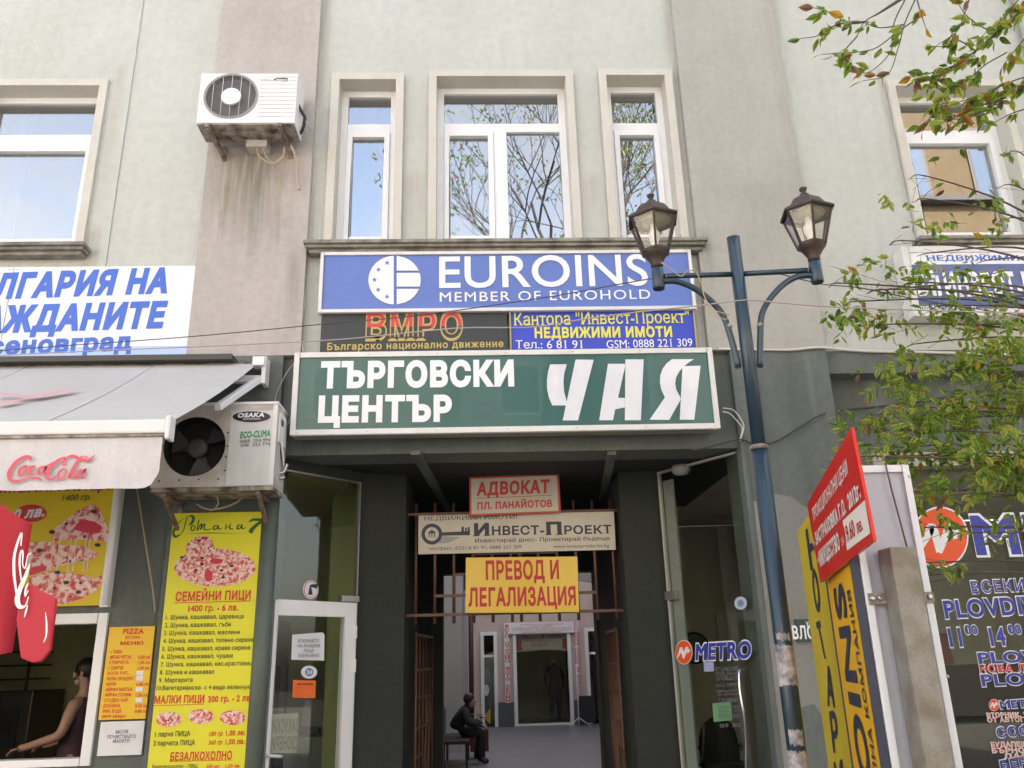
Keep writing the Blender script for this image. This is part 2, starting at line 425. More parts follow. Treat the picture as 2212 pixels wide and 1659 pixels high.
RED = mat('red_print', (.62, .035, .03), .45); BLUE = mat('blue_print', (.035, .06, .42), .4)
PAPER = mat('white_paper', (.74, .75, .77), .7, var=.15, vscale=10)
# ================================================================ SETTING
PAVE = mat('pavement_stone', (.27, .26, .24), .9, var=.5, vscale=3, bump=.4, bscale=40)
ROAD = mat('asphalt', (.055, .055, .055), .95, var=.4, vscale=4, bump=.5, bscale=80)
m = MB().quad((-60, -60, -.14), (60, -60, -.14), (60, 60, -.14), (-60, 60, -.14)); struct('ground', m, ROAD)
m = MB().box(-30, 30, -12.6, .35, -.13, 0); struct('pavement', m, PAVE)
m = MB()
FLOOR = mat('passage_floor_tile', (.23, .235, .24), .4, var=.6, vscale=1.2, col2=(.15, .15, .16))
m.box(-5.2, 6.5, .35, 16.8, -.13, .004); struct('passage_floor', m, FLOOR)

# ================================================================ THE BUILDING
B = thing('shop_building', 'pale plastered building with pilasters, white windows and dark green grey ground floor around a passage', 'building', (0.25, .2, 0))
wx = lambda px, py, Y: at(px, py, Y).x
wz = lambda px, py, Y: at(px, py, Y).z
ZS = 4.03                                   # storey line
WC = (-.43, .925); WL = (-1.33, -.662); WR = (1.168, 1.868); W0 = (-4.6, -3.37); WX = (3.93, 5.09)
ZW = {id_: z for id_, z in zip('CLR0X', ((5.13, 6.885), (5.13, 6.85), (5.13, 6.90), (5.13, 6.78), (5.13, 6.78)))}
SR = .068
wins = []
for k, W_ in zip('CLR0X', (WC, WL, WR, W0, WX)):
    wins.append((W_[0]+SR, W_[1]-SR, ZW[k][0], ZW[k][1]-SR))
far = [(-7.6, -6.5, 5.13, 6.7), (6.9, 8.0, 5.13, 6.7)]
up2 = [(x0, x1, 8.6, 10.1) for x0, x1 in ((-4.5, -3.45), (-.35, .85), (4.0, 5.0))]
GR1 = (.36, .34, .29)
stain_and_shade(WALL, [(-1.42, .07, 9.0, 4.4, GR1, .7), (-.56, .16, 5.75, 5.0, (.42, .37, .34), .7), (1.04, .14, 5.7, 5.0, (.42, .37, .34), .6), (1.90, .06, 8.5, 4.6, GR1, .8), (-3.28, .09, 6.9, 4.9, (.42, .38, .32), .6), (-3.3, .12, 5.2, 4.1, GR1, .7), (3.0, .08, 9.0, 4.1, (.40, .42, .37), .6), (3.9, .07, 6.9, 5.0, (.42, .38, .30), .7), (2.2, 3.2, 4.35, 4.02, GR1, .4), (3.4, .05, 4.9, 4.1, GR1, .6)])
stain_and_shade(PILR, [(2.0, .08, 5.1, 4.2, (.25, .24, .21), .7), (2.6, .5, 5.6, 4.1, (.33, .31, .27), .5), (2.86, .05, 8, 4.1, (.33, .31, .27), .5)])
stain_and_shade(LOW, [(2.3, .06, 3.9, 2.6, (.07, .075, .065), .8), (2.75, .05, 3.95, 2.9, (.20, .21, .19), .6), (3.4, .12, 3.8, 3.2, (.24, .25, .24), .6), (4.2, .1, 3.8, 3.3, (.22, .23, .22), .6), (-1.75, .3, 3.4, 2.9, (.06, .06, .05), .8), (2.15, .04, 3.2, 1.2, (.06, .065, .055), .7), (-2.6, .15, 2.8, 1.5, (.07, .07, .06), .6)])
m = grid_wall(MB(), (-9, 10), (ZS, 15.0), 0, .35, wins); obj('upper_wall', m, WALL, B)
m = MB().box(-9, -3.17, -.012, 0, ZS+.002, 15)
m2 = grid_wall(MB(), (-9, -3.17), (ZS+.002, 15), -.012, -.0005, [(W0[0]+.01, W0[1]-.01, 5.0, ZW['0'][1]-.01)]); obj('wall_panel', m2, WALL, B)
KH = (-4.7, -2.775, .98, 2.02)
low = [(-1.6, 2.1, -.2, 3.2), KH, (2.95, 7.0, -.2, 3.83)]
m = grid_wall(MB(), (-9, 10), (-.1, ZS), 0, .35, low); obj('ground_floor_wall', m, LOW, B)
stain_and_shade(PIL, [(-2.2, .05, 5.62, 4.9, (.22, .17, .05), .6), (-1.93, .10, 5.75, 4.3, (.18, .22, .14), .55), (-1.72, .035, 5.75, 4.7, (.24, .18, .06), .5),
            (-2.0, .55, 5.95, 4.75, (.16, .135, .11), .8), (-1.55, .10, 4.9, 4.0, (.2, .19, .16), .5), (-2.0, .5, 7.0, 6.5, (.46, .38, .39), .25)])  # broad dark spot paints in the shade below the air conditioner
obj('pilaster', MB().box(-2.39, -1.465, -.07, -.001, ZS, 15), PIL, B, 'pinkish grey pilaster with rust and green streaks')
obj('pilaster', MB().box(1.93, 2.92, -.07, -.001, ZS, 15), PILR, B, 'plain grey pilaster')
obj('pier', MB().box(-2.39, -1.6, -.07, -.001, -.1, ZS), LOW, B); 
mp = MB().box(2.1, 2.92, -.07, -.001, -.1, ZS); obj('pier', mp, LOW, B)
# lighter repair patch on the right pier
pts = [(2.14, 0), (2.915, 0), (2.915, 2.72), (2.83, 2.76), (2.7, 2.66), (2.55, 2.70), (2.45, 2.78), (2.3, 2.81), (2.2, 2.74), (2.15, 2.75)]
obj('render_patch', MB().prism([(x, -.0702, z) for x, z in pts], (0, -.004, 0)), LOWPATCH, B)
obj('render_patch', MB().prism([(x, -.0745, z) for x, z in [(2.3, .75), (2.45, .8), (2.5, 1.1), (2.42, 1.25), (2.3, 1.22), (2.24, 1.0)]], (0, -.003, 0)), LOW, B)
# right bay recess: beam, back wall and shop window
m = grid_wall(MB(), (2.95, 7.0), (-.1, 3.83), .17, .34, [(3.28, 7.0, -.2, 3.18)]); obj('recess_wall', m, LOW, B)
m = MB().box(-1.6, 2.1, 0.002, .33, 3.2, 3.22)
# surrounds (proud plaster frames), sills
for k, W_ in zip('LCR0X', (WL, WC, WR, W0, WX)):
    F = Face((0, 0, 0)); mb = MB(); z1 = ZW[k][1]; x0, x1 = W_
    mb.box(x0, x0+SR, -.045, -.0125, 5.041, z1); mb.box(x1-SR, x1, -.045, -.0125, 5.041, z1); mb.box(x0+SR, x1-SR, -.045, -.0125, z1-SR, z1)
    # reveal linings
    mb.box(x0+SR, x0+SR+.004, -.0445, .134, 5.13, z1-SR-.004); mb.box(x1-SR-.004, x1-SR, -.0445, .134, 5.126, z1-SR-.004); mb.box(x0+SR, x1-SR, -.0445, .134, z1-SR-.004, z1-SR)
    for xx0, xx1 in ((x0, x0+SR), (x1-SR, x1)): pass
    sr = obj('window_surround', mb, TRIM, B)
def sill(x0, x1):
    mb = MB().box(x0, x1, -.17, -.0135, 5.008, 5.04).box(x0+.015, x1-.015, -.145, -.0135, 4.98, 5.007).box(x0+.04, x1-.04, -.11, -.0135, 4.945, 4.979)
    return obj('window_sill', mb, SILL, B, bev=.006)
sill(-1.475, 2.0); sill(-4.75, -3.30); sill(3.87, 5.2)
# windows
CURT = mat('net_curtain', (.62, .63, .66), .9, var=.3, vscale=12)
ROOMW = mat('upper_room', (.10, .10, .10), .9)
def window(x0, x1, z0, z1, zt0, zt1, mull=None, sash=(1,), curtain=True, fw=.066):
    mb = MB(); Y0, Y1 = .135, .205
    mb.box(x0, x0+fw, Y0, Y1, z0, z1).box(x1-fw, x1, Y0, Y1, z0, z1).box(x0+fw, x1-fw, Y0, Y1, z1-fw, z1).box(x0+fw, x1-fw, Y0, Y1, z0, z0+fw*.6).box(x0+fw, x1-fw, Y0, Y1, zt0, zt1)
    if mull: mb.box(mull[0], mull[1], Y0, Y1, z0+fw*.6, zt0)
    fo = obj('window_frame', mb, PVC, B, bev=.004)
    cells = [(x0+fw, x1-fw, zt1, z1-fw)]
    lx = [(x0+fw, x1-fw)] if not mull else [(x0+fw, mull[0]), (mull[1], x1-fw)]
    for i, (a, b) in enumerate(lx):
        if i < len(sash) and sash[i]:
            s_ = .052; q = MB(); y0, y1 = Y0-.018, Y1-.03
            q.box(a+.002, a+s_, y0, y1, z0+fw*.6+.002, zt0-.002).box(b-s_, b-.002, y0, y1, z0+fw*.6+.002, zt0-.002)
            q.box(a+s_, b-s_, y0, y1, zt0-s_, zt0-.002).box(a+s_, b-s_, y0, y1, z0+fw*.6+.002, z0+fw*.6+s_)
            obj('sash', q, PVC, fo, bev=.004); cells.append((a+s_, b-s_, z0+fw*.6+s_, zt0-s_))
        else: cells.append((a, b, z0+fw*.6, zt0))
    for a, b, c, d in cells: obj('pane', MB().box(a, b,   .166, .172, c, d), UPGLASS, fo)
    q = MB().box(x0-.2, x1+.2, 1.6, 1.62, z0-.3, z1+.3).box(x0-.2, x1+.2, .36, 1.6, z0-.32, z0-.3).box(x0-.2, x1+.2, .36, 1.6, z1+.3, z1+.32).box(x0-.22, x0-.2, .36, 1.6, z0-.3, z1+.3).box(x1+.2, x1+.22, .36, 1.6, z0-.3, z1+.3)
    obj('room', q, ROOMW, B)
    if curtain:
        c = MB(); n = int((x1-x0)/.018); a0, a1 = curtain if isinstance(curtain, tuple) else (x0, x1)
        n = int((a1-a0)/.02)
        for i in range(n):
            xa = lerp(a0, a1, i/n); xb = lerp(a0, a1, (i+1)/n); ya = .42+.02*math.sin(i*1.3)+.012*math.sin(i*.37); yb = .42+.02*math.sin((i+1)*1.3)+.012*math.sin((i+1)*.37)
            c.add([(xa, ya, z0), (xb, yb, z0), (xb, yb, z1), (xa, ya, z1)], [(0, 1, 2, 3)], True)
        obj('curtain', c, CURT, fo)
Yf = .135
a = [wz(1085, 285, Yf), wz(1085, 267, Yf)]
h = wins[0]; window(h[0], h[1], h[2], h[3], a[0], a[1], (wx(1066, 300, Yf), wx(1094, 300, Yf)), (1, 0), curtain=(h[0], h[0]+.62))
h = wins[1]; window(h[0], h[1], h[2], h[3], wz(800, 288, Yf), wz(800, 268, Yf))
h = wins[2]; window(h[0], h[1], h[2], h[3], wz(1365, 284, Yf), wz(1365, 266, Yf), curtain=False)
h = wins[3]; window(h[0], h[1], h[2], h[3], wz(110, 318, Yf), wz(110, 291, Yf), curtain=(h[0], h[0]+.3))
h = wins[4]; window(h[0], h[1], h[2], h[3], wz(2040, 302, Yf), wz(2040, 282, Yf), curtain=False)
# rain pipe right of the far window
ZP = mat('rain_pipe_paint', (.55, .54, .48), .6, var=.3)
obj('rain_pipe', MB().tube([(5.42, -.07, ZS+.3), (5.42, -.07, 15)], .055, 12), ZP, B)

# the portal: ceiling, splayed corners, passage
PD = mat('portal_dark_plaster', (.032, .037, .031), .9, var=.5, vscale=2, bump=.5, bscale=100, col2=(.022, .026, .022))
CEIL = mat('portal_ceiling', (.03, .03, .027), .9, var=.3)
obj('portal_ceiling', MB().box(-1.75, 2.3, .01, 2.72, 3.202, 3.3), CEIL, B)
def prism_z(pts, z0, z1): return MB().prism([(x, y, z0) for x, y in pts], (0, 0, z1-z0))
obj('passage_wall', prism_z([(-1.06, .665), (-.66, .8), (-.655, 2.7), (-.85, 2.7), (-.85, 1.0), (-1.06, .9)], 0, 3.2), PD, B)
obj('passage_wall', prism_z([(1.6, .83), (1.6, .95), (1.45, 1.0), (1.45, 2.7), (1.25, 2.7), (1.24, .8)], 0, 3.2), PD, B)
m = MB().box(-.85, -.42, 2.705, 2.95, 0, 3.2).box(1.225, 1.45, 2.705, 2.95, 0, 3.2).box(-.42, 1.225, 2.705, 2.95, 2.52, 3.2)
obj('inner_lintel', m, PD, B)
# shallow beams on the portal ceiling
BM = mat('beam_paint', (.15, .155, .14), .9, var=.5, vscale=5)
def cbeam(p0, p1, wd):
    a, b = atz(*p0, 3.17), atz(*p1, 3.17); d = (b-a).normalized(); n = Vector((-d.y, d.x, 0))*wd/2
    obj('ceiling_beam', MB().prism([(a-n), (a+n), (b+n), (b-n)], (0, 0, .03)), BM, B)
cbeam((897, 982), (970, 1106), .075); cbeam((1322, 982), (1296, 1106), .07)
obj('ceiling_lamp', MB().lathe((1.75, .55, 3.2), [(.02, 0), (.07, -.01), (.09, -.05), (.06, -.09), (.01, -.1)], 14), mat('lamp_plastic', (.3, .3, .28), .4), B)

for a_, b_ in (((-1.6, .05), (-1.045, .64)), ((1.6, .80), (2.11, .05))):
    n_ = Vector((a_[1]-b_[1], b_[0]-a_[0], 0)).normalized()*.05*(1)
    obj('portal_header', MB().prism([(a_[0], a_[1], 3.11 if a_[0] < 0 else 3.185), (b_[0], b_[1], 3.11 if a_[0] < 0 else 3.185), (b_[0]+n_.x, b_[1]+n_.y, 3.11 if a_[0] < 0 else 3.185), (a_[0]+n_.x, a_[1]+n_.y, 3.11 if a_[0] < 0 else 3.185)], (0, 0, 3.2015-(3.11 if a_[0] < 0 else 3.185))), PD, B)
# rooms behind the glass
OLIVE = mat('olive_room_wall', (.60, .57, .30), .9, var=.25, vscale=2)
OLIVE2 = mat('light_olive_wall', (.55, .60, .28), .9)
GREY = mat('grey_room_wall', (.52, .48, .40), .9, var=.25, vscale=2)
m = MB().box(-5.2, -.86, 2.9, 3.0, 0, 3.19).box(-5.3, -5.2, .36, 3.0, 0, 3.19).prism([(-5.2, .36, 3.15), (-1.75, .36, 3.15), (-1.1, 1.05, 3.15), (-.93, 1.1, 3.15), (-.93, 2.9, 3.15), (-5.2, 2.9, 3.15)], (0, 0, .04))
obj('room', m, OLIVE, B); obj('room', MB().box(-.92, -.86, .95, 2.9, 0, 3.15).box(-1.42, -.92, 1.45, 1.5, 0, 3.15), OLIVE2, B, 'light green wall of the snack bar')
m = MB().box(1.505, 6.8, 4.2, 4.3, 0, 3.2).box(6.8, 6.9, .36, 4.3, 0, 3.3).box(1.46, 6.8, .36, 4.2, 3.205, 3.3); obj('room', m, GREY, B)
obj('room', MB().box(1.455, 1.5, 1.0, 4.2, 0, 3.2), mat('pale_grey_wall', (.42, .44, .45), .9), B, 'pale grey inner wall of the travel office')
# white inner door far back in the travel office
obj('inner_door', MB().box(at(1546, 1323, 4.18).x, at(1546, 1323, 4.18).x+.85, 4.14, 4.199, 0, at(1570, 1323, 4.18).z).box(at(1546, 1323, 4.18).x+.1, at(1546, 1323, 4.18).x+.75, 4.135, 4.1399, .1, at(1570, 1355, 4.18).z), mat('inner_door_paint', (.55, .54, .50), .6), B)
obj('column', MB().tube([(-1.615, -.09, 0), (-1.615, -.09, 3.0)], .062, 14), mat('column_paint', (.10, .125, .105), .55, var=.3), B, 'dark green round column at the edge of the portal')

# unseen roof and wings behind, added and raised to block the sun
ROOFM = mat('roof_felt', (.12, .11, .1), .95)
m = MB().box(-9, 10, .36, 2.7, 14.9, 15).box(-9, 10, 2.6, 2.7, 3.35, 14.9).box(-9, -8.9, .36, 2.6, 0, 14.9).box(9.9, 10, .36, 2.6, 0, 14.9); obj('front_wing', m, WALL, B)
PINK = mat('atrium_pink_plaster', (.55, .44, .42), .9, var=.3, vscale=1.5, col2=(.45, .38, .36))
GREYP = mat('atrium_pale_plaster', (.40, .41, .42), .85, var=.3, vscale=1.5)
m = MB().box(-1.1, -.97, 2.96, 10.5, 0, 6).box(3.3, 3.45, 2.96, 16.6, 0, 6)
obj('atrium_wall', m, PINK, B)
obj('atrium_wall', MB().box(-1.1, -.40, 10.5, 16.6, 0, 6), GREYP, B)
obj('atrium_wall', grid_wall(MB(), (-.4, 3.3), (0, 18), 16.6, 16.85, [(.80, 2.34, -.1, 2.36), (-.06, .38, -.1, 2.36), (2.72, 3.2, -.1, 2.4)]), PINK, B, 'pinkish back wall with white framed shop openings')
m = MB().box(-9, -.4, 16.6, 24, 0, 18).box(3.3, 10, 16.6, 24, 0, 18).box(-.4, 3.3, 20, 24, 0, 18).box(-.4, 3.3, 16.86, 20, 2.7, 18); obj('back_wing', m, PINK, B)
obj('skylight_roof', grid_wall(MB(), (-1.1, 3.45), (2.96, 16.6), 0, 0, []) if 0 else MB().box(-1.1, -.4, 2.96, 16.59, 6, 6.1).box(2.9, 3.45, 2.96, 16.59, 6, 6.1).box(-.4, 2.9, 2.96, 5.5, 6, 6.1), GREYP, B)  # unseen roof slabs added to cut the daylight in the atrium
# curved gallery edge under the skylight
g = [(3.3-2.9*math.cos(t)*0+0, 0, 0) for t in (0,)]
mb = MB()
arc = [(1.2+2.1*math.cos(t), 16.5-6*math.sin(t)) for t in [math.pi*i/16 for i in range(17)]]
for i in range(16):
    (xa, ya), (xb, yb) = arc[i], arc[i+1]
    mb.prism([(xa, ya, 3.15), (xb, yb, 3.15), (xb, yb, 4.0), (xa, ya, 4.0)], (0, .12, 0))
obj('gallery_edge', mb, GREYP, B)
PLI = mat('plinth_stone', (.10, .11, .11), .6, var=.6, vscale=30)
for x0, x1 in ((.38, .78), (2.36, 2.70)): obj('plinth', MB().box(x0, x1, 16.48, 16.6, .005, .60), PLI, B, bev=.01)
# white trim round the far openings, panes and dim rooms behind them
for a, b, c, d in ((.80, 2.34, 0, 2.36), (-.06, .38, 0, 2.36), (2.72, 3.2, 0, 2.4)):
    q = MB().box(a, a+.09, 16.52, 16.7, .01, d).box(b-.09, b, 16.52, 16.7, .01, d).box(a+.09, b-.09, 16.52, 16.7, d-.09, d)
    if b-a < .6: q.box(a+.09, b-.09, 16.54, 16.68, 1.72, 1.78)
    else: q.box(a+.09, b-.09, 16.54, 16.68, .01, .06)
    fo = obj('shop_opening', q, PVC, B); obj('pane', MB().box(a+.09, b-.09, 16.6, 16.605, .01, d-.09), SHOPG, fo)
q = MB().box(-.4, 3.3, 19.8, 19.9, 0, 2.6).box(-.4, 3.3, 16.86, 19.8, 2.6, 2.69).box(-.45, -.4, 16.86, 19.8, 0, 2.6).box(3.3, 3.35, 16.86, 19.8, 0, 2.6)
obj('room', q, mat('studio_room', (.70, .66, .45), .9), B)
obj('room', MB().box(.45, .5, 16.86, 19.8, 0, 2.6).box(2.5, 2.55, 16.86, 19.8, 0, 2.6), mat('studio_partition', (.07, .07, .05), .9), B)

# kiosk window
q = MB(); x0, x1, z0, z1 = KH
q.box(x1-.07, x1, -.03, .1, z0, z1).box(x0, x0+.075, -.03, .1, z0, z1).box(x0+.075, x1-.075, -.03, .1, z1-.075, z1).box(x0+.075, x1-.075, -.03, .1, z0, z0+.05)
kf = obj('serving_window', q, PVC, B, 'white framed serving window of the snack bar', bev=.004)
obj('counter', MB().prism([(-4.75, -.30, .93), (-4.75, .3, .98), (-4.75, .3, .955), (-4.75, -.30, .905)], (1.83, 0, 0)), PVC, kf)
obj('corner_trim', MB().box(-2.835, -2.775, -.06, -.001, 2.06, 3.2).tube([(-2.79, -.075, 2.08), (-2.79, -.075, 3.2)], .020, 8), PVC, kf)
obj('vent', MB().box(-3.9, -3.62, 2.8, 2.89, 1.86, 1.98), DARK, kf)
# inside the snack bar
DK2 = mat('oven_steel', (.09, .08, .075), .35, metal=.6)
ov = thing('pizza_oven', 'dark pizza oven with shelf rack in the snack bar behind the woman', 'oven', (-4.8, 2.4, 0))
obj('body', MB().box(-5.15, -4.35, 2.2, 2.85, .8, 1.45), DK2, ov, bev=.01)
obj('door', MB().box(-4.85, -4.45, 2.17, 2.199, .95, 1.3), BLACK, ov)
for z in (1.55, 1.68, 1.81): obj('shelf', MB().box(-5.15, -4.5, 2.35, 2.8, z, z+.015), DK2, ov)
for x in (-5.14, -4.52): obj('upright', MB().box(x, x+.02, 2.35, 2.37, 1.45, 1.95), DK2, ov)

# ---------------------------------------------------------------- entrance doors in the splayed corners
def door_face(p, q): 
    p = Vector((*p, 0)); q = Vector((*q, 0)); d = q-p; return Face(p, math.atan2(d.y, d.x))
FL = door_face((-1.585, .05), (-1.045, .63)); FR = door_face((1.605, .79), (2.1, .05))
LA = 0; LB = math.hypot(.54, .58); 
ld = thing('entrance_door', 'white framed glass door with stickers left of the dark passage', 'door', (-1.3, .35, 0))
a1 = LB
q = MB(); FL.slab(q, (0, .03, 0, 2.09), -.03, .03); FL.slab(q, (a1-.125, a1-.012, 0, 2.09), -.03, .03); FL.slab(q, (.03, a1-.125, 1.975, 2.09), -.03, .03); FL.slab(q, (.03, a1-.125, .0, .1), -.03, .03)
obj('door_frame', q, PVC, ld, bev=.004)
q = MB(); FL.slab(q, (.03, a1-.125, .1, 1.975), -.004, .004); obj('door_pane', q, SHOPG, ld)
q = MB(); FL.slab(q, (0, a1-.012, 2.092, 3.09), -.004, .004); obj('fanlight_pane', q, SHOPG, ld)
STL = mat('brushed_steel', (.45, .44, .42), .35, metal=.9)
q = MB(); FL.slab(q, (0, a1-.012, 3.09, 3.105), -.02, .02); FL.slab(q, (a1-.012, a1, 0, 3.105), -.02, .02); obj('edge_trim', q, STL, ld)
q = MB(); FL.slab(q, (a1-.17, a1+.01, 2.10, 2.145), -.02, .03); obj('hinge', q, STL, ld)
q = MB()
for z in (1.86, 1.60): FL.slab(q, (a1-.03, a1-.014, z-.05, z+.05), .03, .045)
obj('hinge_knuckle', q, PVC, ld)
h0 = FL.P(*FL.ab((572, 1632)), .05); q = MB().tube([h0-FL.n*.05, h0, h0+FL.r*.11-Vector((0, 0, .015))], .012, 8); obj('door_handle', q, PVC, ld)
FL.poly(ld, [FL.ellipse((670, 1274), 17, 20)], PAPER, .006, 'sticker'); FL.poly(ld, [FL.ellipse((670, 1274), 15, 18)], RED, .007, 'sticker'); FL.poly(ld, [FL.ellipse((670, 1274), 13.5, 16.5)], PAPER, .008, 'sticker')
FL.poly(ld, [[(664, 1285), (674, 1285), (671, 1268), (683, 1272), (686, 1262), (674, 1262), (668, 1264)]], BLACK, .009, 'pictogram')
FL.poly(ld, [[(630, 1371), (696, 1366), (700, 1372), (699, 1427), (628, 1425)]], PAPER, .007, 'notice')
INK = mat('grey_ink', (.12, .12, .13), .6)
for i, t in enumerate(('ВЛИЗАНЕТО', 'НА ВЪНШНИ', 'ЛИЦА', 'ЗАБРАНЕНО')):
    y = 1388+i*10.6; hw = (23, 24, 11, 23)[i]; FL.text(ld, t, (665-hw, y), (665+hw, y-.3), y-7, INK, .009, bold=.01, serif=True)
FL.poly(ld, [FL.ellipse((666.5, 1452), 17.5, 14)], PAPER, .007, 'sticker')
FL.poly(ld, [FL.ellipse((666.5, 1452), 9, 9)], mat('pale_blue_ink', (.16, .22, .45), .5), .008, 'emblem')
FL.text(ld, '24', (661, 1456), (672, 1456), 1448, PAPER, .0095, bold=.03)
ORN = mat('orange_paper', (.85, .16, .03), .6)
FL.poly(ld, [[(632, 1469), (681, 1470), (680, 1508), (630, 1507)]], ORN, .007, 'notice')
FL.text(ld, 'РАБОТНО ВРЕМЕ', (640, 1480), (674, 1480), 1476, BLACK, .009, bold=.02)
for i in range(4): FL.text(ld, 'ПОН - ПЕТ', (637, 1487+i*5), (652, 1487+i*5), 1484.4+i*5, RED, .009)
# notices hung inside, seen from behind
FL.poly(ld, [[(588, 1543), (648, 1540), (645, 1626), (583, 1628)]], mat('paper_back', (.30, .31, .24), .8), -.02, 'notice')
FL.text(ld, 'ЗАКУСКИ', (591, 1583), (648, 1581), 1556, mat('paper_back_ink', (.13, .14, .10), .8), -.018, bold=.03, flip=True)
FL.text(ld, 'ДЮНЕРИ', (589, 1620), (645, 1618), 1594, _m['paper_back_ink'], -.018, bold=.03, flip=True)

# things inside the snack bar behind the door
fr_ = thing('drinks_fridge', 'dark drinks fridge with red panel behind the left glass door', 'fridge', (-2.35, 2.2, 0))
obj('cabinet', MB().box(-2.75, -2.02, 2.1, 2.7, 0, 1.62).box(-2.75, -2.02, 2.1, 2.7, 1.92, 2.05), DARK, fr_); obj('sign_panel', MB().box(-2.74, -2.03, 2.08, 2.7, 1.62, 1.92), mat('dull_red', (.20, .02, .02), .5), fr_)
obj('door', MB().box(-2.72, -2.06, 2.05, 2.09, .1, 1.6), mat('fridge_glass', (.20, .20, .14), .2), fr_)
obj('pole', MB().box(-1.88, -1.83, 1.7, 1.75, 0, 1.75), BLACK, B)
mo = thing('computer_monitor', 'old grey computer monitor on the counter behind the left glass door', 'monitor', (-1.62, 2.2, 1.0))
obj('screen', MB().prism([(-1.78, 2.2, 1.05), (-1.5, 2.1, 1.05), (-1.46, 2.1, 1.3), (-1.74, 2.2, 1.3)], (0, .06, 0)), mat('monitor_plastic', (.12, .12, .12), .5), mo, bev=.01)
obj('stand', MB().box(-1.66, -1.58, 2.14, 2.2, 1.0, 1.06), _m['monitor_plastic'], mo)
obj('snack_counter', MB().box(-1.85, -1.3, 1.9, 2.5, 0.01, .98), mat('counter_board', (.30, .31, .30), .5), None, 'low pale counter with the monitor on it', 'counter')

# right glass door
rd = thing('glass_door', 'frameless glass door with red and blue bus company lettering right of the passage', 'door', (1.85, .42, 0))
b1 = math.hypot(.495, .74); topz = 3.18
q = MB(); FR.slab(q, (.012, b1, .02, topz-.015), -.004, .004); obj('door_pane', q, SHOPG, rd)
q = MB(); FR.slab(q, (0, .012, 0, topz), -.02, .02); FR.slab(q, (.012, b1, topz-.015, topz), -.02, .02); obj('edge_trim', q, mat('aluminium_edge', (.62, .60, .56), .4, metal=.4), rd)
q = MB(); FR.slab(q, (-.02, .10, 2.065, 2.135), -.03, .03); obj('hinge', q, STL, rd)
q = MB(); FR.slab(q, (.014, .13, .02, 3.1), -.05, -.03); obj('glass_fin', q, mat('pale_reveal', (.30, .33, .34), .6), rd)
hp = [FR.P(*FR.ab(p), n) for p, n in (((1607, 1448), .0), ((1606, 1450), .05), ((1613, 1490), .08), ((1621, 1540), .08), ((1622, 1600), .06), ((1622, 1665), .05), ((1622, 1670), 0))]
obj('door_handle', MB().tube(spl(hp, 5), .011, 8), mat('chrome', (.75, .75, .75), .12, metal=1), rd)
LOGOR = mat('logo_orange_red', (.80, .09, .02), .45)
def metro(F, parent, c, rx, ry, wh=True, n=.006, glyph=True):
    if wh: F.poly(parent, [F.ellipse(c, rx*1.06, ry*1.06)], WHITE, n, 'emblem')
    F.poly(parent, [F.ellipse(c, rx, ry)], LOGOR, n+.001, 'emblem')
    X = lambda u, v, wd: (c[0]+u*rx, c[1]+v*ry, wd*rx)
    F.strokes(parent, [[X(-.82, .55, .10), X(-.45, -.1, .3), X(-.32, -.35, .32), X(-.12, .1, .3), X(-.02, .5, .26)], [X(-.05, .52, .24), X(.2, -.05, .3), X(.38, -.42, .3), X(.5, -.1, .24), X(.55, .06, .2)], [X(.5, .0, .16), X(.66, -.2, .18), X(.78, -.1, .1)]], WHITE, n+.002, 'emblem')
metro(FR, rd, (1478.5, 1409), 17.5, 25)
DBLUE = mat('dark_blue_print', (.03, .045, .33), .45)
def outlined(F, parent, t, bl, br, yt, m1, m2, bold=.02, ext=.035, n=.005, **k):
    F.text(parent, t, (bl[0]-1.2, bl[1]+.8), (br[0]+1.2, br[1]+.8), yt-.8, m2, n, bold=bold+ext, **k)
    F.text(parent, t, bl, br, yt, m1, n+.0015, bold=bold, **k)
outlined(FR, rd, 'METRO', (1503, 1425), (1626, 1420), 1393, DBLUE, WHITE, bold=.04, shear=.2)
FR.poly(rd, [FR.ellipse((1601, 1303), 13.5, 14)], mat('pale_sticker', (.45, .50, .56), .5), .006, 'sticker'); FR.poly(rd, [FR.ellipse((1601, 1303), 7, 7.5)], _m['pale_blue_ink'], .007, 'sticker')
for i, (t, hgt, y) in enumerate((('ПЛОВДИВ', 8, 1450), ('НОВА ЛИНИЯ', 6, 1459), ('ПЛОВДИВ', 8, 1470), ('МЕТРО', 6, 1484), ('вторник, четвъртък', 5, 1495), ('от автогара', 5, 1503), ('СОФИЯ', 9, 1518), ('Будапеща - Виена', 5, 1530), ('Бърно - Прага', 5, 1538), ('БЕРЛИН', 9, 1552), ('09 30', 8, 1572))):
    FR.text(rd, t, (1546+i, y), (1596+i*.6, y-2), y-hgt, INK, .005, bold=.02)
FR.poly(rd, [[(1521, 1430), (1542, 1430), (1543, 1450), (1522, 1451)]], mat('pale_blue_note', (.35, .38, .6), .6), .005, 'notice')
FR.poly(rd, [[(1535, 1520), (1575, 1516), (1578, 1556), (1538, 1560)]], mat('green_note', (.28, .55, .32), .6), -.02, 'notice')
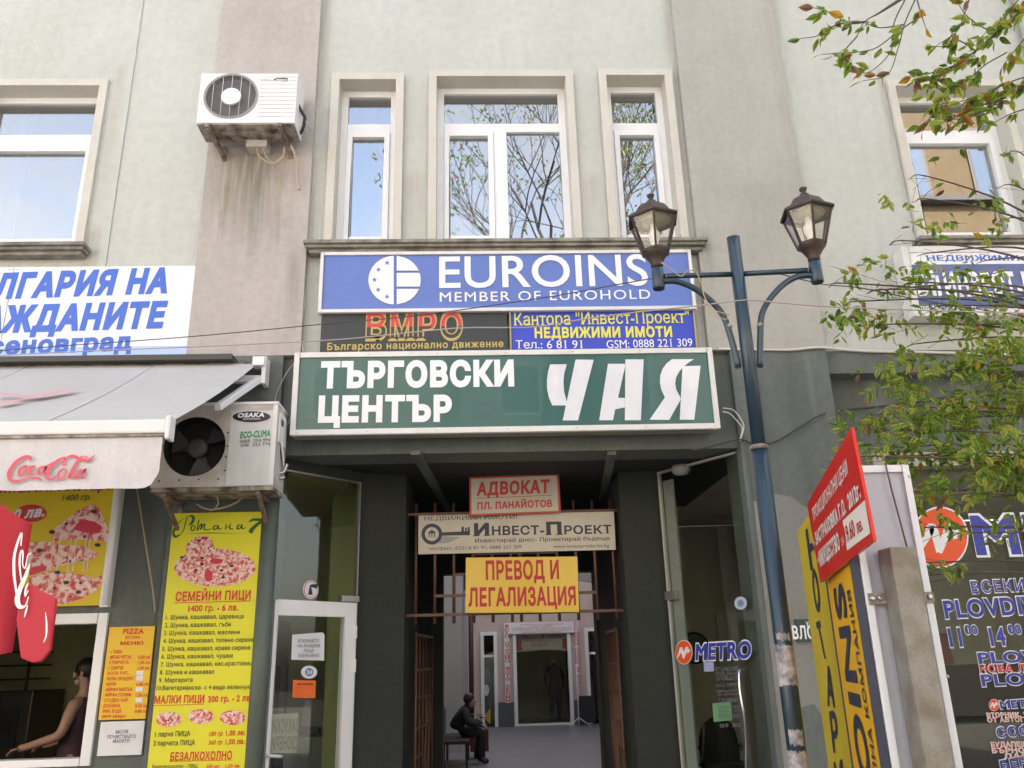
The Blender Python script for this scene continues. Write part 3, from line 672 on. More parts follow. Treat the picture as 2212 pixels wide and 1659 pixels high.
# wall clock and chair in the travel office
ck = thing('wall_clock', 'round black wall clock deep in the travel office', 'clock', (2.02, 2.39, 2.0))
pc = at(1500, 1400, 4.19); ck.location = pc
obj('rim', MB().lathe(pc, [(.17, 0), (.19, .01), (.19, .03), (.17, .035)], 20, (0, -1, 0)), BLACK, ck); obj('dial', MB().lathe(pc+Vector((0, -.036, 0)), [(.165, 0), (.165, .004)], 20, (0, -1, 0)), mat('clock_dial', (.10, .10, .09), .5), ck)
def mkchair():
    c0 = at(1560, 1625, 3.3); X, Y = c0.x, 3.3; z = .0
    ch = thing('office_chair', 'black chair on a bent steel frame inside the travel office', 'chair', (X, Y, 0))
    rim = [(-.23, .50), (-.25, .62), (-.24, .76), (-.19, .88), (-.09, .95), (.02, .95), (.11, .87), (.15, .76), (.17, .62), (.17, .5)]
    P_ = [Vector((X+a, Y-.02-.05*math.sin((z-.5)*3.2), z)) for a, z in rim]
    obj('backrest', MB().prism(P_, (0.01, .035, 0)), BLACK, ch, bev=.008); obj('back_rim', MB().tube(spl(P_, 3), .012, 7), BLACK, ch)
    obj('seat', MB().box(X-.22, X+.22, Y-.1, Y+.34, .44, .5), BLACK, ch, bev=.015)
    for sx in (-1, 1):
        obj('leg', MB().tube(spl([(X+sx*.2, Y-.1, .9), (X+sx*.24, Y-.05, .55), (X+sx*.24, Y+.3, .42), (X+sx*.24, Y+.32, .05), (X+sx*.24, Y-.15, .02)], 5), .013, 7), STL, ch)
        obj('armrest', MB().tube(spl([(X+sx*.22, Y+.0, .62), (X+sx*.26, Y+.15, .66), (X+sx*.25, Y+.3, .6)], 4), .018, 7), BLACK, ch)
mkchair()

# shop window with lettering on the right
FW = Face((0, .30, 0)); sw = thing('shop_window', 'large dark shop window with bus timetable lettering at the right edge', 'shop window', (4.5, .25, 0))
BEI = mat('beige_frame', (.42, .39, .32), .6, var=.3)
q = MB().box(3.28, 7.0, .171, .34, 3.06, 3.18).box(3.28, 3.33, .24, .34, 0, 3.06).box(3.33, 7.0, .24, .34, 0, .5); obj('window_frame', q, BEI, sw, bev=.004)
obj('pane', MB().box(3.33, 7.0, .300, .306, .5, 3.06), SHOPG, sw)
N0 = crop(2800, 1500, 3.319); N1 = crop(2900, 1950, 3.332)
metro(FW, sw, (2030, 1161), 58, 63)
p = [N0(1035, 880), N0(1475, 880), N0(1475, 490), N0(1025, 490)]
outlined(FW, sw, 'METRO', N0(1035, 880), (2580, 1186), 1117, DBLUE, WHITE, bold=.03, n=.006, space=1.0)
outlined(FW, sw, 'ВСЕКИ ДЕН', N0(990, 1300), (2300, 1272), N0(990, 1180)[1], DBLUE, WHITE, bold=.01, n=.006, serif=True)
outlined(FW, sw, 'PLOVDIV', N0(705, 1560), (2243, 1324), N0(705, 1385)[1], DBLUE, WHITE, bold=.03, n=.006)
outlined(FW, sw, '11', N1(425, 365), N1(560, 360), N1(425, 185)[1], DBLUE, WHITE, bold=.04, n=.006); outlined(FW, sw, '00', N1(585, 238), N1(722, 238), N1(585, 145)[1], DBLUE, WHITE, bold=.02, n=.006)
outlined(FW, sw, '14', N1(860, 355), N1(1025, 350), N1(860, 180)[1], DBLUE, WHITE, bold=.04, n=.006); outlined(FW, sw, '00', N1(1045, 232), N1(1187, 232), N1(1045, 140)[1], DBLUE, WHITE, bold=.02, n=.006)
outlined(FW, sw, 'PLOVDIV', N1(730, 550), (2330, 1425), N1(730, 440)[1], DBLUE, WHITE, bold=.03, n=.006)
outlined(FW, sw, 'НОВА ЛИНИЯ', N1(745, 645), (2290, 1449), N1(745, 572)[1], RED, WHITE, bold=.03, n=.006)
outlined(FW, sw, 'PLOVDIV', N1(765, 790), (2335, 1472), N1(765, 672)[1], DBLUE, WHITE, bold=.03, n=.006)
metro(FW, sw, (N1(890, 990)), 10.5, 12.5)
outlined(FW, sw, 'METRO', N1(960, 1030), (2260, 1524), N1(960, 950)[1], DBLUE, WHITE, bold=.03, n=.006)
SALM = mat('salmon_print', (.75, .32, .24), .5)
for t, a, b in (('ВТОРНИК, ЧЕТВЪРТЪК', (820, 1115), 1080), ('ОТ АВТОГАРА СЕВЕР', (828, 1168), 1132), ('БУДАПЕЩА - ВИЕНА', (865, 1430), 1392), ('БЪРНО - ПРАГА', (878, 1495), 1455), ('ЛАЙПЦИГ', (1003, 1555), 1515)):
    c = N1(*a); outlined(FW, sw, t, c, (2300, c[1]-3), N1(a[0], b)[1], SALM, WHITE, bold=.02, n=.006)
outlined(FW, sw, 'СОФИЯ', N1(925, 1335), (2270, 1583), N1(925, 1240)[1], DBLUE, WHITE, bold=.03, n=.006)
outlined(FW, sw, 'БЕРЛИН', N1(965, 1680), (2290, 1640), N1(965, 1590)[1], DBLUE, WHITE, bold=.03, n=.006)
# dark furniture inside
cb = thing('filing_cabinet', 'dark filing cabinet behind the shop window lettering', 'cabinet', (4.6, 2, 0)); 
obj('carcass', MB().box(3.9, 5.6, 1.8, 2.4, 0, 1.45), DARK, cb, bev=.01); obj('top_box', MB().box(4.1, 4.6, 1.9, 2.3, 1.46, 1.75), mat('dull_red2', (.16, .03, .025), .6), cb)
# ================================================================ SIGNS ON THE FACADE
PSIGN = mat('periwinkle_sign', (.11, .18, .50), .35, var=.2, vscale=2, col2=(.085, .14, .44))
GSIGN = mat('green_sign', (.015, .10, .09), .3, var=.2, vscale=2, col2=(.012, .085, .078), coat=.2)
ALU = mat('white_sign_frame', (.72, .71, .69), .45, var=.25, vscale=6, col2=(.5, .45, .4))
GOLD = mat('gold_print', (.50, .38, .10), .45); YEL = mat('yellow_print', (.72, .68, .10), .45); SLATE = mat('slate_board', (.035, .04, .045), .6, var=.3, vscale=5, col2=(.055, .06, .06))
ROYAL = mat('royal_blue_board', (.03, .06, .50), .4)
def sign(name, label, Y, p0, p1, m, fm=None, fw=.03, thick=.03, back=-.07, cat='sign'):
    F = Face((0, Y, 0)); r = F.rect(p0, p1); c = ((r[0]+r[1])/2, Y, r[2])
    t = thing(name, label, cat, c); q = MB(); F.slab(q, (r[0]+.004, r[1]-.004, r[2]+.004, r[3]-.004) if fm else r, Y-back, -.004 if fm else 0)
    obj('panel', q, m, t)
    if fm: q = MB(); F.frame(q, r, fw, Y-back-.002, .012); obj('frame', q, fm, t, bev=.003)
    return F, t, r
# blue insurance sign
F, t, r = sign('insurance_sign', 'long blue insurance company sign with white lettering and half disc emblem under the window sill', -.13, (693.5, 546), (1504.5, 667.5), PSIGN, ALU, .028)
G = crop(1088, 816, 2.0331)
F.text(t, 'EUROINS', (948.5, 621.5), (1401, 615.5), 556, WHITE, bold=.012)
F.text(t, 'MEMBER OF EUROHOLD', (950, 652), (1405, 645.5), 632, WHITE, bold=.004, space=1.25)
cx, cy, rr = 852.5, 605.3, 56.5
def arcp(a0, a1, k=20): return [(cx+rr*math.cos(R_(lerp(a0, a1, i/k))), cy-rr*.93*math.sin(R_(lerp(a0, a1, i/k)))) for i in range(k+1)]
P = [arcp(92, 268)]; xg = cx+4.5
def band(ya, yb):
    out = [(xg, ya)]; k = 8
    for i in range(k+1):
        y = lerp(ya, yb, i/k); v = min(1, abs((cy-y)/(rr*.93))); out.append((cx+rr*math.sqrt(1-v*v), y))
    return out+[(xg, yb)]
P += [band(cy-rr*.93+.2, cy-20.5), band(cy-15.5, cy+14), band(cy+19, cy+rr*.93-.2)]
F.poly(t, P, WHITE, .003, 'emblem')
st = []
for sx, sy in ((297, 46), (241, 90), (215, 155), (239, 220), (297, 265)):
    x, y = G(sx, sy); st.append([(x+(6.2 if i % 2 == 0 else 2.6)*math.sin(i*math.pi/5), y-(6.2 if i % 2 == 0 else 2.6)*math.cos(i*math.pi/5)) for i in range(10)])
F.poly(t, st, PSIGN, .005, 'emblem')
# black party sign
H = crop(1000, 900, 3.16)
F, t, r = sign('party_sign', 'black party sign with red and gold capitals left above the green shop sign', -.10, (695.5, 669), (1097, 758), SLATE)
RB = bpy.data.materials.new('red_over_black_print'); RB.use_nodes = True
n_ = RB.node_tree.nodes; l_ = RB.node_tree.links; g_ = n_.new('ShaderNodeNewGeometry'); s_ = n_.new('ShaderNodeSeparateXYZ'); l_.new(g_.outputs['Position'], s_.inputs[0])
c_ = n_.new('ShaderNodeMath'); c_.operation = 'GREATER_THAN'; c_.inputs[1].default_value = at(890, 706, -.1).z; l_.new(s_.outputs[2], c_.inputs[0])
x_ = n_.new('ShaderNodeMix'); x_.data_type = 'RGBA'; x_.inputs[6].default_value = (.035, .04, .045, 1); x_.inputs[7].default_value = (.60, .05, .06, 1); l_.new(c_.outputs[0], x_.inputs[0]); l_.new(x_.outputs[2], n_['Principled BSDF'].inputs['Base Color'])
for ch, a, b in (('В', 520, 735), ('М', 765, 1005), ('Р', 1045, 1240), ('О', 1272, 1505)):
    p, q = H(a, 574-(a-520)*.008), H(b, 572-(b-520)*.008); yt = H(a, 318)[1]
    F.text(t, ch, p, q, yt, GOLD, .003, bold=.06, serif=ch != 'О'); F.text(t, ch, (p[0]+2.6, p[1]-2.2), (q[0]-2.6, q[1]-2.2), yt+2.2, RB, .0045, bold=.012, serif=ch != 'О')
F.text(t, 'Българско национално движение', H(135, 683), H(1912, 650), H(135, 617)[1], GOLD, bold=.025, space=1.15)
# estate office sign
F, t, r = sign('estate_office_sign', 'bright blue estate office sign with yellow lettering right above the green shop sign', -.10, (1099.5, 665.5), (1507, 755), ROYAL, mat('gold_frame', (.45, .36, .14), .5), .012)
K6 = crop(2176, 816, 2.0331)
F.text(t, 'Кантора "Инвест-Проект"', G(1122, 450), (1490, 697), G(1122, 375)[1], YEL, bold=.008, serif=True)
F.text(t, 'НЕДВИЖИМИ ИМОТИ', G(1253, 530), G(2145, 522), G(1253, 470)[1], YEL, bold=.045)
F.text(t, 'Тел.: 6 81 91', G(1130, 600), G(1560, 598), G(1130, 550)[1], WHITE, bold=0, serif=True)
F.text(t, 'GSM: 0888 221 309', G(1720, 598), (1496, 748), G(1720, 548)[1], WHITE, bold=0, serif=True)
# green lightbox
F = Face((0, -.24, 0)); r = F.rect((637, 761), (1557, 932)); r = (r[0], r[1], at(1100, 933, -.24).z, at(1100, 757, -.24).z)
t = thing('shop_centre_sign', 'long green lightbox sign with big white letters above the passage', 'sign', ((r[0]+r[1])/2, -.24, r[2]))
q = MB(); F.slab(q, (r[0]+.005, r[1]-.005, r[2]+.005, r[3]-.005), -.165, -.01); obj('box', q, mat('tan_box', (.34, .31, .25), .7, var=.4), t)
q = MB(); F.slab(q, (r[0]+.04, r[1]-.04, r[2]+.04, r[3]-.04), -.0099, -.002); obj('panel', q, GSIGN, t)
q = MB(); F.frame(q, r, .043, -.03, .012); obj('frame', q, ALU, t, bev=.004)
F.text(t, 'ТЪРГОВСКИ', H(65, 1052), H(2020, 1031), H(65, 830)[1], WHITE, bold=.06)
F.text(t, 'ЦЕНТЪР', H(42, 1397), H(1392, 1386), H(42, 1175)[1], WHITE, bold=.06)
E1 = crop(1700, 1100, 3.568)
LET = mat('white_foil_letters', (.74, .74, .78), .25, var=.35, vscale=9, col2=(.62, .62, .68), coat=.4)
cyr = lambda L: [E1(*p) for p in L]
F.poly(t, [cyr([(190, 222), (380, 218), (352, 320), (342, 420), (350, 530), (378, 640), (372, 688), (215, 688), (178, 600), (157, 500), (155, 400), (168, 300)]),
           cyr([(480, 166), (686, 168), (508, 858), (334, 858)])], LET, .003, 'lettering')
F.poly(t, [cyr([(848, 214), (1042, 214), (1042, 250), (962, 600), (930, 732), (905, 856), (748, 856)]), cyr([(1046, 164), (1254, 164), (1222, 856), (1040, 856)]), cyr([(962, 600), (1040, 603), (1039, 710), (930, 732)])], LET, .0034, 'lettering')
F.poly(t, [cyr([(1576, 162), (1825, 162), (1770, 195), (1715, 240), (1660, 300), (1622, 370), (1612, 440), (1625, 510), (1672, 598), (1672, 625), (1545, 852), (1322, 850), (1495, 596), (1455, 510), (1438, 430), (1442, 350), (1470, 270), (1515, 210)]),
           cyr([(1716, 240), (1900, 236), (1830, 850), (1664, 850), (1694, 262)])], LET, .0038, 'lettering')
q = MB()
for i in range(7):
    for zc in (r[2]+.021, r[3]-.021): q.lathe((lerp(r[0]+.05, r[1]-.05, i/6), -.253, zc), [(.006, 0), (.005, .003)], 7, (0, -1, 0))
obj('screw', q, STL, t, kind='stuff')
# white party banner, left
F = Face((0, -.06, 0)); B0 = crop(0, 800, 3.456)
t = thing('banner', 'white banner with big blue slogan above the awning', 'banner', (-3.3, -.06, 4.2))
WB = mat('white_banner', (.78, .79, .82), .5, var=.1, vscale=2)
za = F.ab((300, 575))[1]; zb = F.ab((300, 769))[1]; xr = F.ab(B0(2125, 600))[0]; xs_ = F.ab(B0(80, 600))[0]
for a, b in ((xs_+.004, xr), (-6.0, xs_-.004)): q = MB(); F.slab(q, (a, b, zb, za), -.045, 0); obj('panel', q, WB, t)
q = MB(); F.slab(q, (-6.0, xr, zb, zb+.085), .001, .002); obj('stripe', q, mat('pale_blue_print', (.42, .56, .85), .5), t)
BB = mat('slogan_blue', (.04, .13, .55), .45)
F.text(t, 'ГАРИЯ НА', B0(168, 508), B0(1842, 447), B0(168, 272)[1], BB, bold=.06, shear=.14, pre='БЪЛ')
F.text(t, 'ДАНИТЕ', B0(335, 875), B0(1825, 830), B0(335, 628)[1], BB, bold=.06, shear=.14, pre='ГРАЖ')
F.text(t, 'еновград', B0(45, 1136), B0(1445, 1085), B0(45, 965)[1], BB, bold=.05, pre='гр. Ас')
q = MB()
for p in ((110, 205), (192, 205), (1205, 168), (2150, 152)):
    q.lathe(F.P(*F.ab(B0(*p)), .0), [(.008, 0), (.007, .004)], 8, (0, -1, 0))
obj('screw', q, STL, t, kind='stuff')
# blue estate sign on the right, tree in front
C0 = crop(2800, 780, 4.767)
F = Face((0, -.16, 0)); p0, p1 = C0(345, 40), C0(500, 1090)
z1 = F.ab(C0(900, 30))[1]; z0 = F.ab(C0(900, 1085))[1]; x0 = F.ab(C0(420, 500))[0]
t = thing('estate_agency_sign', 'framed blue and white estate agency sign behind the leaves on the right', 'sign', (4.6, -.16, z0))
q = MB(); F.slab(q, (x0+.005, 6.4, z0+.005, z1-.005), -.155, -.01); obj('box', q, ALU, t)
q = MB(); F.slab(q, (x0+.06, 6.34, z0+.05, z1-.06), -.0099, -.001); obj('panel', q, mat('steel_blue_print', (.07, .10, .26), .4, var=.6, vscale=3, col2=(.18, .22, .42)), t)
zz = F.ab(C0(900, 300))[1]; q = MB(); F.slab(q, (x0+.06, 6.34, zz, z1-.06), -.0009, .001); obj('panel', q, WHITE, t)
q = MB(); F.frame(q, (x0, 6.4, z0, z1), .06, -.03, .012); obj('frame', q, ALU, t, bev=.004)
F.text(t, 'НЕДВИЖИМИ ИМОТИ', C0(740, 245), C0(2980, 240), C0(740, 170)[1], BB, bold=.02, serif=True)
F.poly(t, [[C0(575, 440), C0(740, 330), C0(860, 435)], [C0(498, 508), C0(540, 450), C0(850, 462), C0(880, 505)], [C0(555, 515), C0(605, 512), C0(668, 782), C0(610, 785)], [C0(850, 470), C0(905, 470), C0(970, 782), C0(912, 784)]], WHITE, .003, 'emblem')
F.text(t, 'И', C0(668, 765), C0(885, 765), C0(668, 560)[1], PAPER, bold=.04)
F.text(t, 'ИНВЕСТ-ПРОЕКТ', C0(1035, 775), C0(3300, 768), C0(1035, 450)[1], WHITE, .003, bold=.04, serif=True)
F.text(t, 'тел./факс: 0331/ 6 81 91', C0(640, 985), C0(1475, 975), C0(640, 925)[1], WHITE, .003, bold=.02)
# street name plate
F = Face((0, -.10, 0)); t = thing('street_name_plate', 'dark green street name plate on the pier partly behind the yellow board', 'street sign', (2.55, -.1, 1.75))
q = MB(); rr_ = F.rect((1717, 1338), (1852, 1383)); F.slab(q, rr_, -.02, 0); obj('plate', q, mat('dark_green_plate', (.015, .05, .04), .4), t)
F.text(t, 'ВЛОЖЕНИЯ', (1713, 1380), (1846, 1378), 1354, WHITE, bold=.03); F.text(t, 'ул.', (1741, 1350), (1756, 1350), 1341, WHITE, bold=.02)

# ================================================================ SIGNS UNDER THE PORTAL
D0 = crop(1250, 1432, 2.765)
def qboard(name, label, Y, pts, m, back=.03, cat='sign'):
    F = Face((0, Y, 0)); p = [F.P(*F.ab(D0(*q)), 0) for q in pts]; t = thing(name, label, cat, tuple(p[3]))
    obj('panel', MB().prism(p, (0, back, 0)), m, t); return F, t
SWH = mat('sign_ivory', (.62, .57, .48), .6, var=.2, vscale=5)
F, t = qboard('lawyer_sign', 'small white sign with red border and red lettering, topmost of the three in the passage', .90, [(680, 245), (1470, 215), (1488, 555), (683, 588)], mat('sign_red_border', (.60, .06, .04), .5))
F.poly(t, [[D0(696, 262), D0(1452, 232), D0(1466, 542), D0(700, 572)]], SWH, .002, 'panel')
RD2 = mat('dull_red_print', (.58, .055, .035), .5)
F.text(t, 'АДВОКАТ', D0(742, 405), D0(1392, 378), D0(742, 305)[1], RD2, .004, bold=.05, shear=.06); F.text(t, 'ПЛ. ПАНАЙОТОВ', D0(750, 530), D0(1410, 505), D0(750, 475)[1], RD2, .004, bold=.045)
F.poly(t, [[D0(745, 430), D0(1410, 404), D0(1410, 409), D0(745, 436)]], RD2, .004, 'line')
NAVY = mat('navy_print', (.03, .035, .06), .5)
F, t = qboard('key_estate_sign', 'long ivory sign with a navy key emblem hung on the iron grille', .955, [(232, 585), (1955, 550), (1972, 885), (230, 925)], SWH, back=.015)
cK = D0(350, 748)
F.poly(t, [F.ellipse(cK, 22.5, 22.8)], NAVY, .002, 'emblem'); F.poly(t, [F.ellipse(cK, 15, 15)], SWH, .003, 'emblem')
F.poly(t, [[D0(435, 733), D0(685, 722), D0(685, 758), D0(435, 762)], [D0(610, 735), D0(612, 682), D0(632, 684), D0(634, 735)], [D0(640, 730), D0(645, 690), D0(660, 690), D0(656, 730)], [D0(664, 730), D0(668, 686), D0(684, 684), D0(684, 730)]], NAVY, .002, 'emblem')
F.poly(t, [[D0(318, 735), D0(350, 710), D0(384, 733), D0(384, 742), D0(318, 744)]]+[[D0(x, 744), D0(x+9, 744), D0(x+9, 776), D0(x, 778)] for x in (322, 346, 370)], NAVY, .004, 'emblem')
F.poly(t, [[D0(440, 765), D0(600, 775), D0(500, 825), D0(410, 832)]], mat('grey_print', (.33, .33, .31), .6), .002, 'emblem')
F.text(t, 'НЕДВИЖИМИ ИМОТИ!', D0(285, 628), D0(1100, 612), D0(285, 592)[1], NAVY, .002, bold=0, serif=True)
F.text(t, 'И', D0(722, 760), D0(855, 756), D0(722, 665)[1], NAVY, .002, bold=.05, serif=True); F.text(t, 'НВЕСТ-', D0(880, 756), D0(1340, 748), D0(880, 685)[1], NAVY, .002, bold=.03, serif=True)
F.text(t, 'П', D0(1360, 750), D0(1495, 747), D0(1360, 653)[1], NAVY, .002, bold=.05, serif=True); F.text(t, 'РОЕКТ', D0(1518, 747), D0(1935, 740), D0(1518, 680)[1], NAVY, .002, bold=.03, serif=True)
F.text(t, 'Инвестирай днес- Проектирай бъдеще', D0(730, 822), D0(1918, 800), D0(730, 790)[1], NAVY, .002, bold=.01, serif=True)
F.text(t, 'тел/факс.:0331/6 81 91; 0888 221 309', D0(318, 890), D0(1140, 873), D0(318, 862)[1], NAVY, .002, bold=0, serif=True); F.text(t, 'www.investproekt.hit.bg', D0(1420, 870), D0(1912, 862), D0(1420, 842)[1], NAVY, .002, bold=0, serif=True)
SYEL = mat('sign_yellow', (.72, .47, .02), .3, coat=.3)
F, t = qboard('translation_sign', 'yellow sign with tall red letters hung on the iron grille under the ivory sign', .94, [(650, 955), (1632, 945), (1648, 1435), (645, 1443)], SYEL, back=.012)
TR = mat('deep_red_print', (.50, .02, .02), .45)
F.text(t, 'ПРЕВОД И', D0(826, 1146), D0(1472, 1138), D0(826, 998)[1], TR, .002, bold=.035); F.text(t, 'ЛЕГАЛИЗАЦИЯ', D0(672, 1382), D0(1622, 1368), D0(672, 1236)[1], TR, .002, bold=.035)

# iron grille and the open gate leaves
IRON = mat('copper_brown_iron', (.13, .065, .042), .5, metal=.3, var=.4, vscale=20, col2=(.10, .05, .03))
gr = thing('iron_grille', 'fixed copper brown bar grille across the top of the passage mouth', 'grille', (.3, 1, 2.4))
proto = None
bx_ = [at(*D0(x, 1480), 1.0).x for x in (205, 375, 545, 720, 890, 1060, 1140, 1305, 1475, 1645, 1815, 1982)]
for i, x in enumerate(bx_):
    if proto is None: proto = obj('bar', MB().tube([(x, 1.0, 1.925), (x, 1.0, 2.98)], .014, 8), IRON, gr); X0 = x
    else: o = proto.copy(); COL.objects.link(o); o.parent = gr; o.location = (x-X0, 0, 0)
hb = lambda xa, xb, z, nm='crossbar': obj(nm, MB().box(xa, xb, .985, 1.015, z-.012, z+.012), IRON, gr)
hb(-.66, 1.24, 2.0); hb(-.66, 1.24, 2.88); hb(bx_[3], bx_[8], 2.52)
hb(bx_[1], bx_[10], 2.16); hb(bx_[2], bx_[9], 2.34)
def leaf(xh, yh, xe, ye, label):
    g = thing('gate_leaf', label, 'gate', (xh, yh, 0), 'gate leaves folded back inside the passage'); a = Vector((xh, yh, 0)); b = Vector((xe, ye, 0)); n = 6
    base = obj('bar', MB().tube([a+Vector((0, 0, .03)), a+Vector((0, 0, 1.86))], .011, 8), IRON, g)
    for i in range(1, n):
        o = base.copy(); COL.objects.link(o); o.parent = g; o.location = (b-a)*(i/(n-1))
    for z, k in ((1.84, 1), (1.55, .85), (1.32, .7), (1.08, .55), (.86, .4), (.45, 1), (.05, 1)):
        obj('crossbar', MB().obox(a+Vector((0, 0, z)), a.lerp(b, k)+Vector((0, 0, z)), .02, .022), IRON, g)
    s_ = 1 if xe > xh else 1
    for e, f in ((.75, 1.0), (.55, .8)):
        pts = [a.lerp(b, e)+Vector((0, 0, .1)), a.lerp(b, e)+Vector((0, 0, .8)), a.lerp(b, (e+f)/2)+Vector((0, 0, 1.15)), a.lerp(b, f)+Vector((.0, 0, 1.32))]
        obj('curved_brace', MB().tube(spl(pts, 6), .016, 7), IRON, g)
leaf(-.575, 1.05, -.49, 1.95, 'gate leaf of copper brown bars folded back at the left side of the passage')
leaf(1.175, 1.05, 1.215, 1.95, 'gate leaf of copper brown bars folded back at the right side of the passage')

# photo studio front at the end
E5 = crop(1250, 1900, 2.765); F = Face((0, 16.46, 0))
t = thing('photo_studio_sign', 'white banner with pink lettering framing the far photo studio door', 'sign', (1.5, 16.46, 0))
q = MB(); F.slab(q, F.rect(E5(985, 238), E5(1642, 318)), -.03, 0); F.slab(q, F.rect(E5(985, 330), E5(1043, 940)), -.03, 0); F.slab(q, F.rect(E5(1606, 320), E5(1662, 915)), -.03, 0); obj('panel', q, PAPER, t)
PK = mat('pink_print', (.62, .12, .22), .5)
for i, (tx, a, b) in enumerate((('ПРОФЕСИОНАЛНО ФОТО И ВИДЕОЗАСНЕМАНЕ', 1130, 1505), ('НА ВАШИТЕ ТЪРЖЕСТВА', 1215, 1410), ('СЕМЕЙНИ ПОРТРЕТИ - СНИМКИ ЗА ДОКУМЕНТИ', 1060, 1580), ('ФОТОУСЛУГИ - ЕКСПРЕСНО КОПИРАНЕ', 1058, 1575), ('МАГНИТИ, ЧАШИ, ТЕНИСКИ', 1150, 1490))):
    y = 256+i*17; F.text(t, tx, E5(a, y), E5(b, y-6), E5(a, y-9)[1], PK, .004, bold=.02)
F.vtext(t, 'ФОТО СТУДИО ФОТО СЕСИИ', E5(1010, 245), E5(1022, 935), 9, RED, .004); F.vtext(t, 'ЕКСПРЕСНИ СНИМКИ ЗА ДОКУМЕНТИ', E5(1615, 222), E5(1650, 910), 8, PK, .004)
F2 = Face((0, 16.72, 0)); t = thing('studio_banner', 'pink and white banner hung inside the studio door', 'banner', (1.5, 16.72, 2))
F2.poly(t, [[E5(1065, 400), E5(1110, 335), E5(1575, 325), E5(1575, 485), E5(1350, 470), E5(1070, 500)]], mat('faded_pink', (.42, .36, .38), .6), 0, 'panel', .01)
F2.poly(t, [[E5(1065, 400), E5(1140, 395), E5(1145, 480), E5(1070, 488)], [E5(1500, 375), E5(1572, 372), E5(1574, 470), E5(1500, 465)]], mat('faded_red', (.35, .05, .06), .6), .012, 'panel')
F2.text(t, 'Photo & video', E5(1140, 385), E5(1490, 370), E5(1140, 345)[1], NAVY, .014, shear=.3); F2.text(t, 'Nabur', E5(1220, 445), E5(1375, 438), E5(1220, 408)[1], RD2, .014, shear=.3)
t = thing('window_poster', 'blue poster with a yellow diamond in the narrow far window', 'poster', (.16, 16.75, .5)); F3 = Face((0, 16.75, 0))
F3.poly(t, [[E5(790, 660), E5(868, 640), E5(870, 1130), E5(800, 1140)]], mat('navy_poster', (.03, .04, .09), .5), 0, 'sheet', .01); F3.poly(t, [[E5(808, 1065), E5(860, 990), E5(868, 1010), E5(868, 1120), E5(855, 1125)]], SYEL, .012, 'shape'); F3.poly(t, [F3.ellipse(E5(830, 830), 6, 12)], PAPER, .012, 'shape')
for o, (a, b) in (('a', (1275, 650)), ): 
    q = thing('studio_screen', 'small pale screen inside the photo studio', 'screen', (1.4, 19, 1.2)); Fq = Face((0, 18.5, 0)); Fq.poly(q, [[E5(1272, 652), E5(1362, 650), E5(1364, 735), E5(1276, 735)]], mat('pale_screen', (.5, .55, .48), .4), 0, 'panel', .02)
st = thing('brown_post', 'thin dark brown post standing in the atrium left of the far windows', 'post', (-.25, 12, 0)); pp = at(*E5(698, 700), 12)
st.location = (pp.x, 12, 0); obj('shaft', MB().tube([(pp.x, 12, 0), (pp.x, 12, 3.0)], .055, 10), mat('dark_brown_paint', (.05, .025, .02), .5), st); obj('foot', MB().lathe((pp.x, 12, 0), [(.12, .0), (.12, .03), (.06, .06)], 12), _m['dark_brown_paint'], st)
pl = thing('planter', 'dark red square planter with a low plant in the atrium', 'planter', (.1, 9.4, 0)); pp = at(*E5(770, 1290), 9.4); X = pp.x
pl.location = (X, 9.4, 0); obj('pot', MB().prism([(X-.16, 9.24, .12), (X+.16, 9.24, .12), (X+.16, 9.56, .12), (X-.16, 9.56, .12)], (0, 0, .34)), mat('dark_red_pot', (.10, .03, .03), .6), pl, bev=.01)
obj('foot', MB().box(X-.1, X+.1, 9.3, 9.5, .0, .12), BLACK, pl)
q = MB()
for i in range(90):
    a = random.uniform(0, 6.28); rr2 = random.uniform(.02, .2); z = random.uniform(.44, .72); c = Vector((X+rr2*math.cos(a), 9.4+rr2*math.sin(a), z)); d = Vector((math.cos(a), math.sin(a), .3))*.07; e = Vector((-math.sin(a), math.cos(a), 0))*.025
    q.add([c, c+d*.5+e, c+d, c+d*.5-e], [(0, 1, 2, 3)])
obj('foliage', q, mat('dull_leaf', (.06, .08, .03), .6), pl)
sd2 = thing('banner_stand', 'dark board with a thin white stand right of the studio door', 'stand', (2.65, 16.1, 0)); x0 = at(*E5(1640, 1000), 15.8).x
sd2.location = (x0, 15.8, 0); obj('pole', MB().tube([(x0, 15.8, 0), (x0, 15.8, 1.5)], .012, 6), WHITE, sd2); 
for dx, dy in ((-.25, -.1), (.3, -.15), (.02, .3)): obj('leg', MB().tube([(x0, 15.8, .22), (x0+dx, 15.8+dy, 0.01)], .01, 6), WHITE, sd2)
obj('board', MB().box(x0+.05, x0+.45, 15.95, 15.98, .08, .72), BLACK, sd2)

